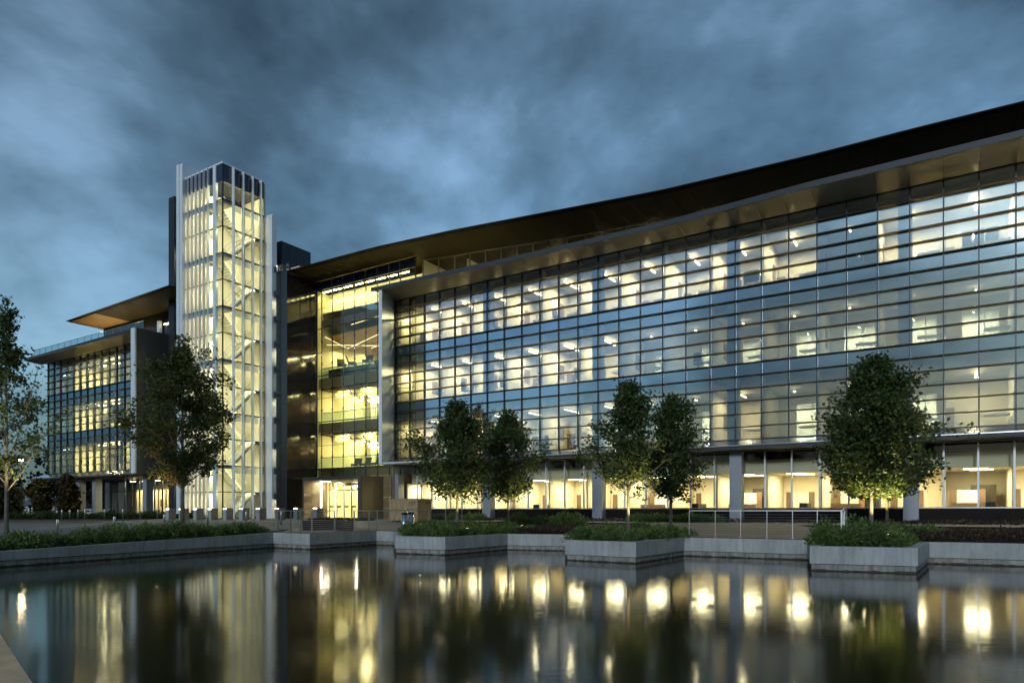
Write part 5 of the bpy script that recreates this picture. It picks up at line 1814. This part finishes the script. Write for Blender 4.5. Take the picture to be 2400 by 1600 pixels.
cover('ground_cover', 'dark purple-brown ground cover mass in the bed right of the nearest planter', [(14.6, 25.0), (17.2, 23.6), (26, 18.9), (26, 23.5), (19.5, 27.0), (15.3, 27.2)], 15000, 0.42, 'leaf_brown', 0.10, 41)
cover('ground_cover', 'dark brown ground cover mass in the bed between the first and middle planters', [(-0.1, 33.4), (2.6, 32.5), (4.0, 33.5), (3.6, 36), (1.2, 37)], 6000, 0.34, 'leaf_brown', 0.10, 42)
cover('ground_cover', 'reddish brown ground cover strip along the foot of the office wing', [bw(6, -3.3)[:2], bw(44, -3.4)[:2], bw(44, -1.9)[:2], bw(6, -1.9)[:2]], 12000, 0.28, 'leaf_brown', 0.11, 43)
cover('mulch', 'dark mulch mounds on the ground before the entrance wall', [bw(-3.6, -7.5)[:2], bw(2, -7.5)[:2], bw(2, -6)[:2], bw(-3.6, -6)[:2]], 5000, 0.2, 'leaf_brown', 0.12, 44)
# gravel strip: real pebbles
gg = np.random.default_rng(9)
pv = []; pf = []
oc = [(1, 0, 0), (0, 1, 0), (-1, 0, 0), (0, -1, 0), (0, 0, 0.7), (0, 0, -0.7)]
of = [(0, 1, 4), (1, 2, 4), (2, 3, 4), (3, 0, 4), (1, 0, 5), (2, 1, 5), (3, 2, 5), (0, 3, 5)]
for i in range(3200):
    U = gg.uniform(1, 44); V = gg.uniform(-1.8, 0.7)
    x, y, _ = bw(U, V); s = gg.uniform(0.05, 0.11); a = gg.uniform(0, 6.28)
    z = G(x, y) + 0.0
    n = len(pv)
    for (p, q, w) in oc:
        p, q = p * 1.0, q * 0.75
        pv.append((x + s * (p * math.cos(a) - q * math.sin(a)), y + s * (p * math.sin(a) + q * math.cos(a)), z + s * w))
    pf += [tuple(k + n for k in f) for f in of]
tag(mk('gravel', pv, pf, 'gravel'), 'pale gravel strip against the dark base of the office wing', 'gravel', kind='stuff')

# ================================================================ FAR LEFT BACKGROUND
tree('small_tree', 'small tree, leaves coloured amber-lit, at the far left behind the slim tree', (-47.4, 64, 0.0), 4.0, 1.5, 0.5, 0.06, 26, 50, 0.26, 21, 'leaf_amber_lit', 'bark_dark', group='small trees far left')
tree('small_tree', 'small dark tree, leaves coloured amber-lit, left of the left wing columns', (-48.2, 74, 0.1), 4.9, 1.25, 0.5, 0.06, 26, 50, 0.26, 22, 'leaf_amber_lit', 'bark_dark', group='small trees far left')
tree('small_tree', 'small dark tree, leaves coloured amber-lit, close beside the left wing columns', (-50.4, 73, 0.1), 4.4, 1.2, 0.5, 0.06, 26, 50, 0.26, 23, 'leaf_amber_lit', 'bark_dark', group='small trees far left')
FT = [(-92, 118, 15, 7, 'tallest dark tree on the skyline behind the lamp'), (-83, 128, 13.5, 6.5, 'broad dark tree right of the lamp on the skyline'), (-74, 122, 11.5, 5.5, 'dark tree on the skyline just left of the left wing'), (-104, 125, 13, 7, 'dark tree at the very left edge of the skyline'), (-66, 116, 9.5, 5.5, 'low dark tree seen under the left wing overhang')]
for i, (x, y, h, r_, lab) in enumerate(FT):
    tree('distant_tree', lab, (x, y, 0), h, r_, 1.0, 0.25, 30, 46, 0.75, 50 + i, 'leaf_far', 'bark_dark', group='dark trees on the left skyline', spread=0.8)
# street lamp
lx, ly = (51 - 1200) / 1600 * 70, 70.0
r = tag(empty('street_lamp', (lx, ly, 0.1)), 'lit street lamp on a tall thin pole at the far left', 'lamp')
MB().tube([(0, 0, 0), (0, 0, 6.2)], [0.09, 0.06], 8).build('pole', 'bark_dark', r)
MB().obox((0, 0, 6.15), (0.55, 0, 6.25), 0.05, 0.05).build('arm', 'bark_dark', r)
lh_ = MB().box(-0.25, 0.3, -0.15, 0.15, 6.26, 6.36).build('lamp_head', 'dark_metal', r)
MB().box(-0.2, 0.25, -0.12, 0.12, 6.19, 6.255).build('bulb', 'street_bulb', lh_)
# low white wall, small house
r = tag(empty('boundary_wall', (-62, 84, 0)), 'low white wall with a rail behind the bollards at the far left', 'wall')
MB().box(-14, 22, 0, 0.3, 0, 0.95).build('wall_body', 'white_wall', r)
MB().box(-14, 22, 0.1, 0.16, 1.25, 1.31).build('rail', 'steel', r)
for i in range(19):
    MB().box(-14 + i * 2, -13.95 + i * 2, 0.1, 0.15, 0.952, 1.25).build('rail_post', 'steel', r)
r = tag(empty('small_house', (-73, 106, 0)), 'small grey-roofed building beyond the white wall at the far left', 'building')
MB().box(-4.5, 4.5, 0, 6, 0, 1.9).build('wall', 'white_wall', r)
MB().add([(-5, -0.4, 1.9), (5, -0.4, 1.9), (5, 6.4, 1.9), (-5, 6.4, 1.9), (-2.6, 3, 3.5), (2.6, 3, 3.5)], [(0, 1, 5, 4), (1, 2, 5), (2, 3, 4, 5), (3, 0, 4), (0, 3, 2, 1)]).build('roof', 'roof_grey', r)
MB().box(-3.2, -2.2, -0.05, 0.0, 0.8, 1.5).build('window', 'tower_spandrel', r)
MB().box(1.2, 2.2, -0.05, 0.0, 0.8, 1.5).build('window', 'tower_spandrel', r)
r = tag(empty('sign_post', ((71 - 1200) / 1600 * 66, 66, 0.1)), 'thin dark post standing before the white wall at the far left', 'post')
MB().box(-0.06, 0.06, -0.06, 0.06, 0, 1.6).build('post', 'dark_metal', r)
MB().box(-0.14, 0.14, -0.08, -0.065, 1.3, 1.6).build('plate', 'dark_metal', r)

# wooded far bank behind the viewer, seen only as a reflection in the glass
g = np.random.default_rng(123)
P = []
for i in range(90):
    a = R(100 + i * 2.0 + g.normal(0, 0.6)) ; d = g.uniform(95, 125)
    cx_, cy2 = d * math.cos(a + R(40)), -abs(d * math.sin(a + R(40)))
    h = g.uniform(4, 9); w = g.uniform(3, 6)
    q = g.normal(size=(260, 3)); q /= np.linalg.norm(q, axis=1)[:, None]
    q *= g.beta(3, 1, 260)[:, None]
    P.append(np.stack([cx_ + q[:, 0] * w, cy2 + q[:, 1] * w, h * 0.5 + q[:, 2] * h * 0.55], 1))
me = leaf_mesh('far_wood', np.concatenate(P), None, 1.3, 5, 'leaf_far', 0.9)
tag(place('far_wood', me), 'dark wood on the far bank reflected in the lowest office windows', 'wood', kind='stuff')
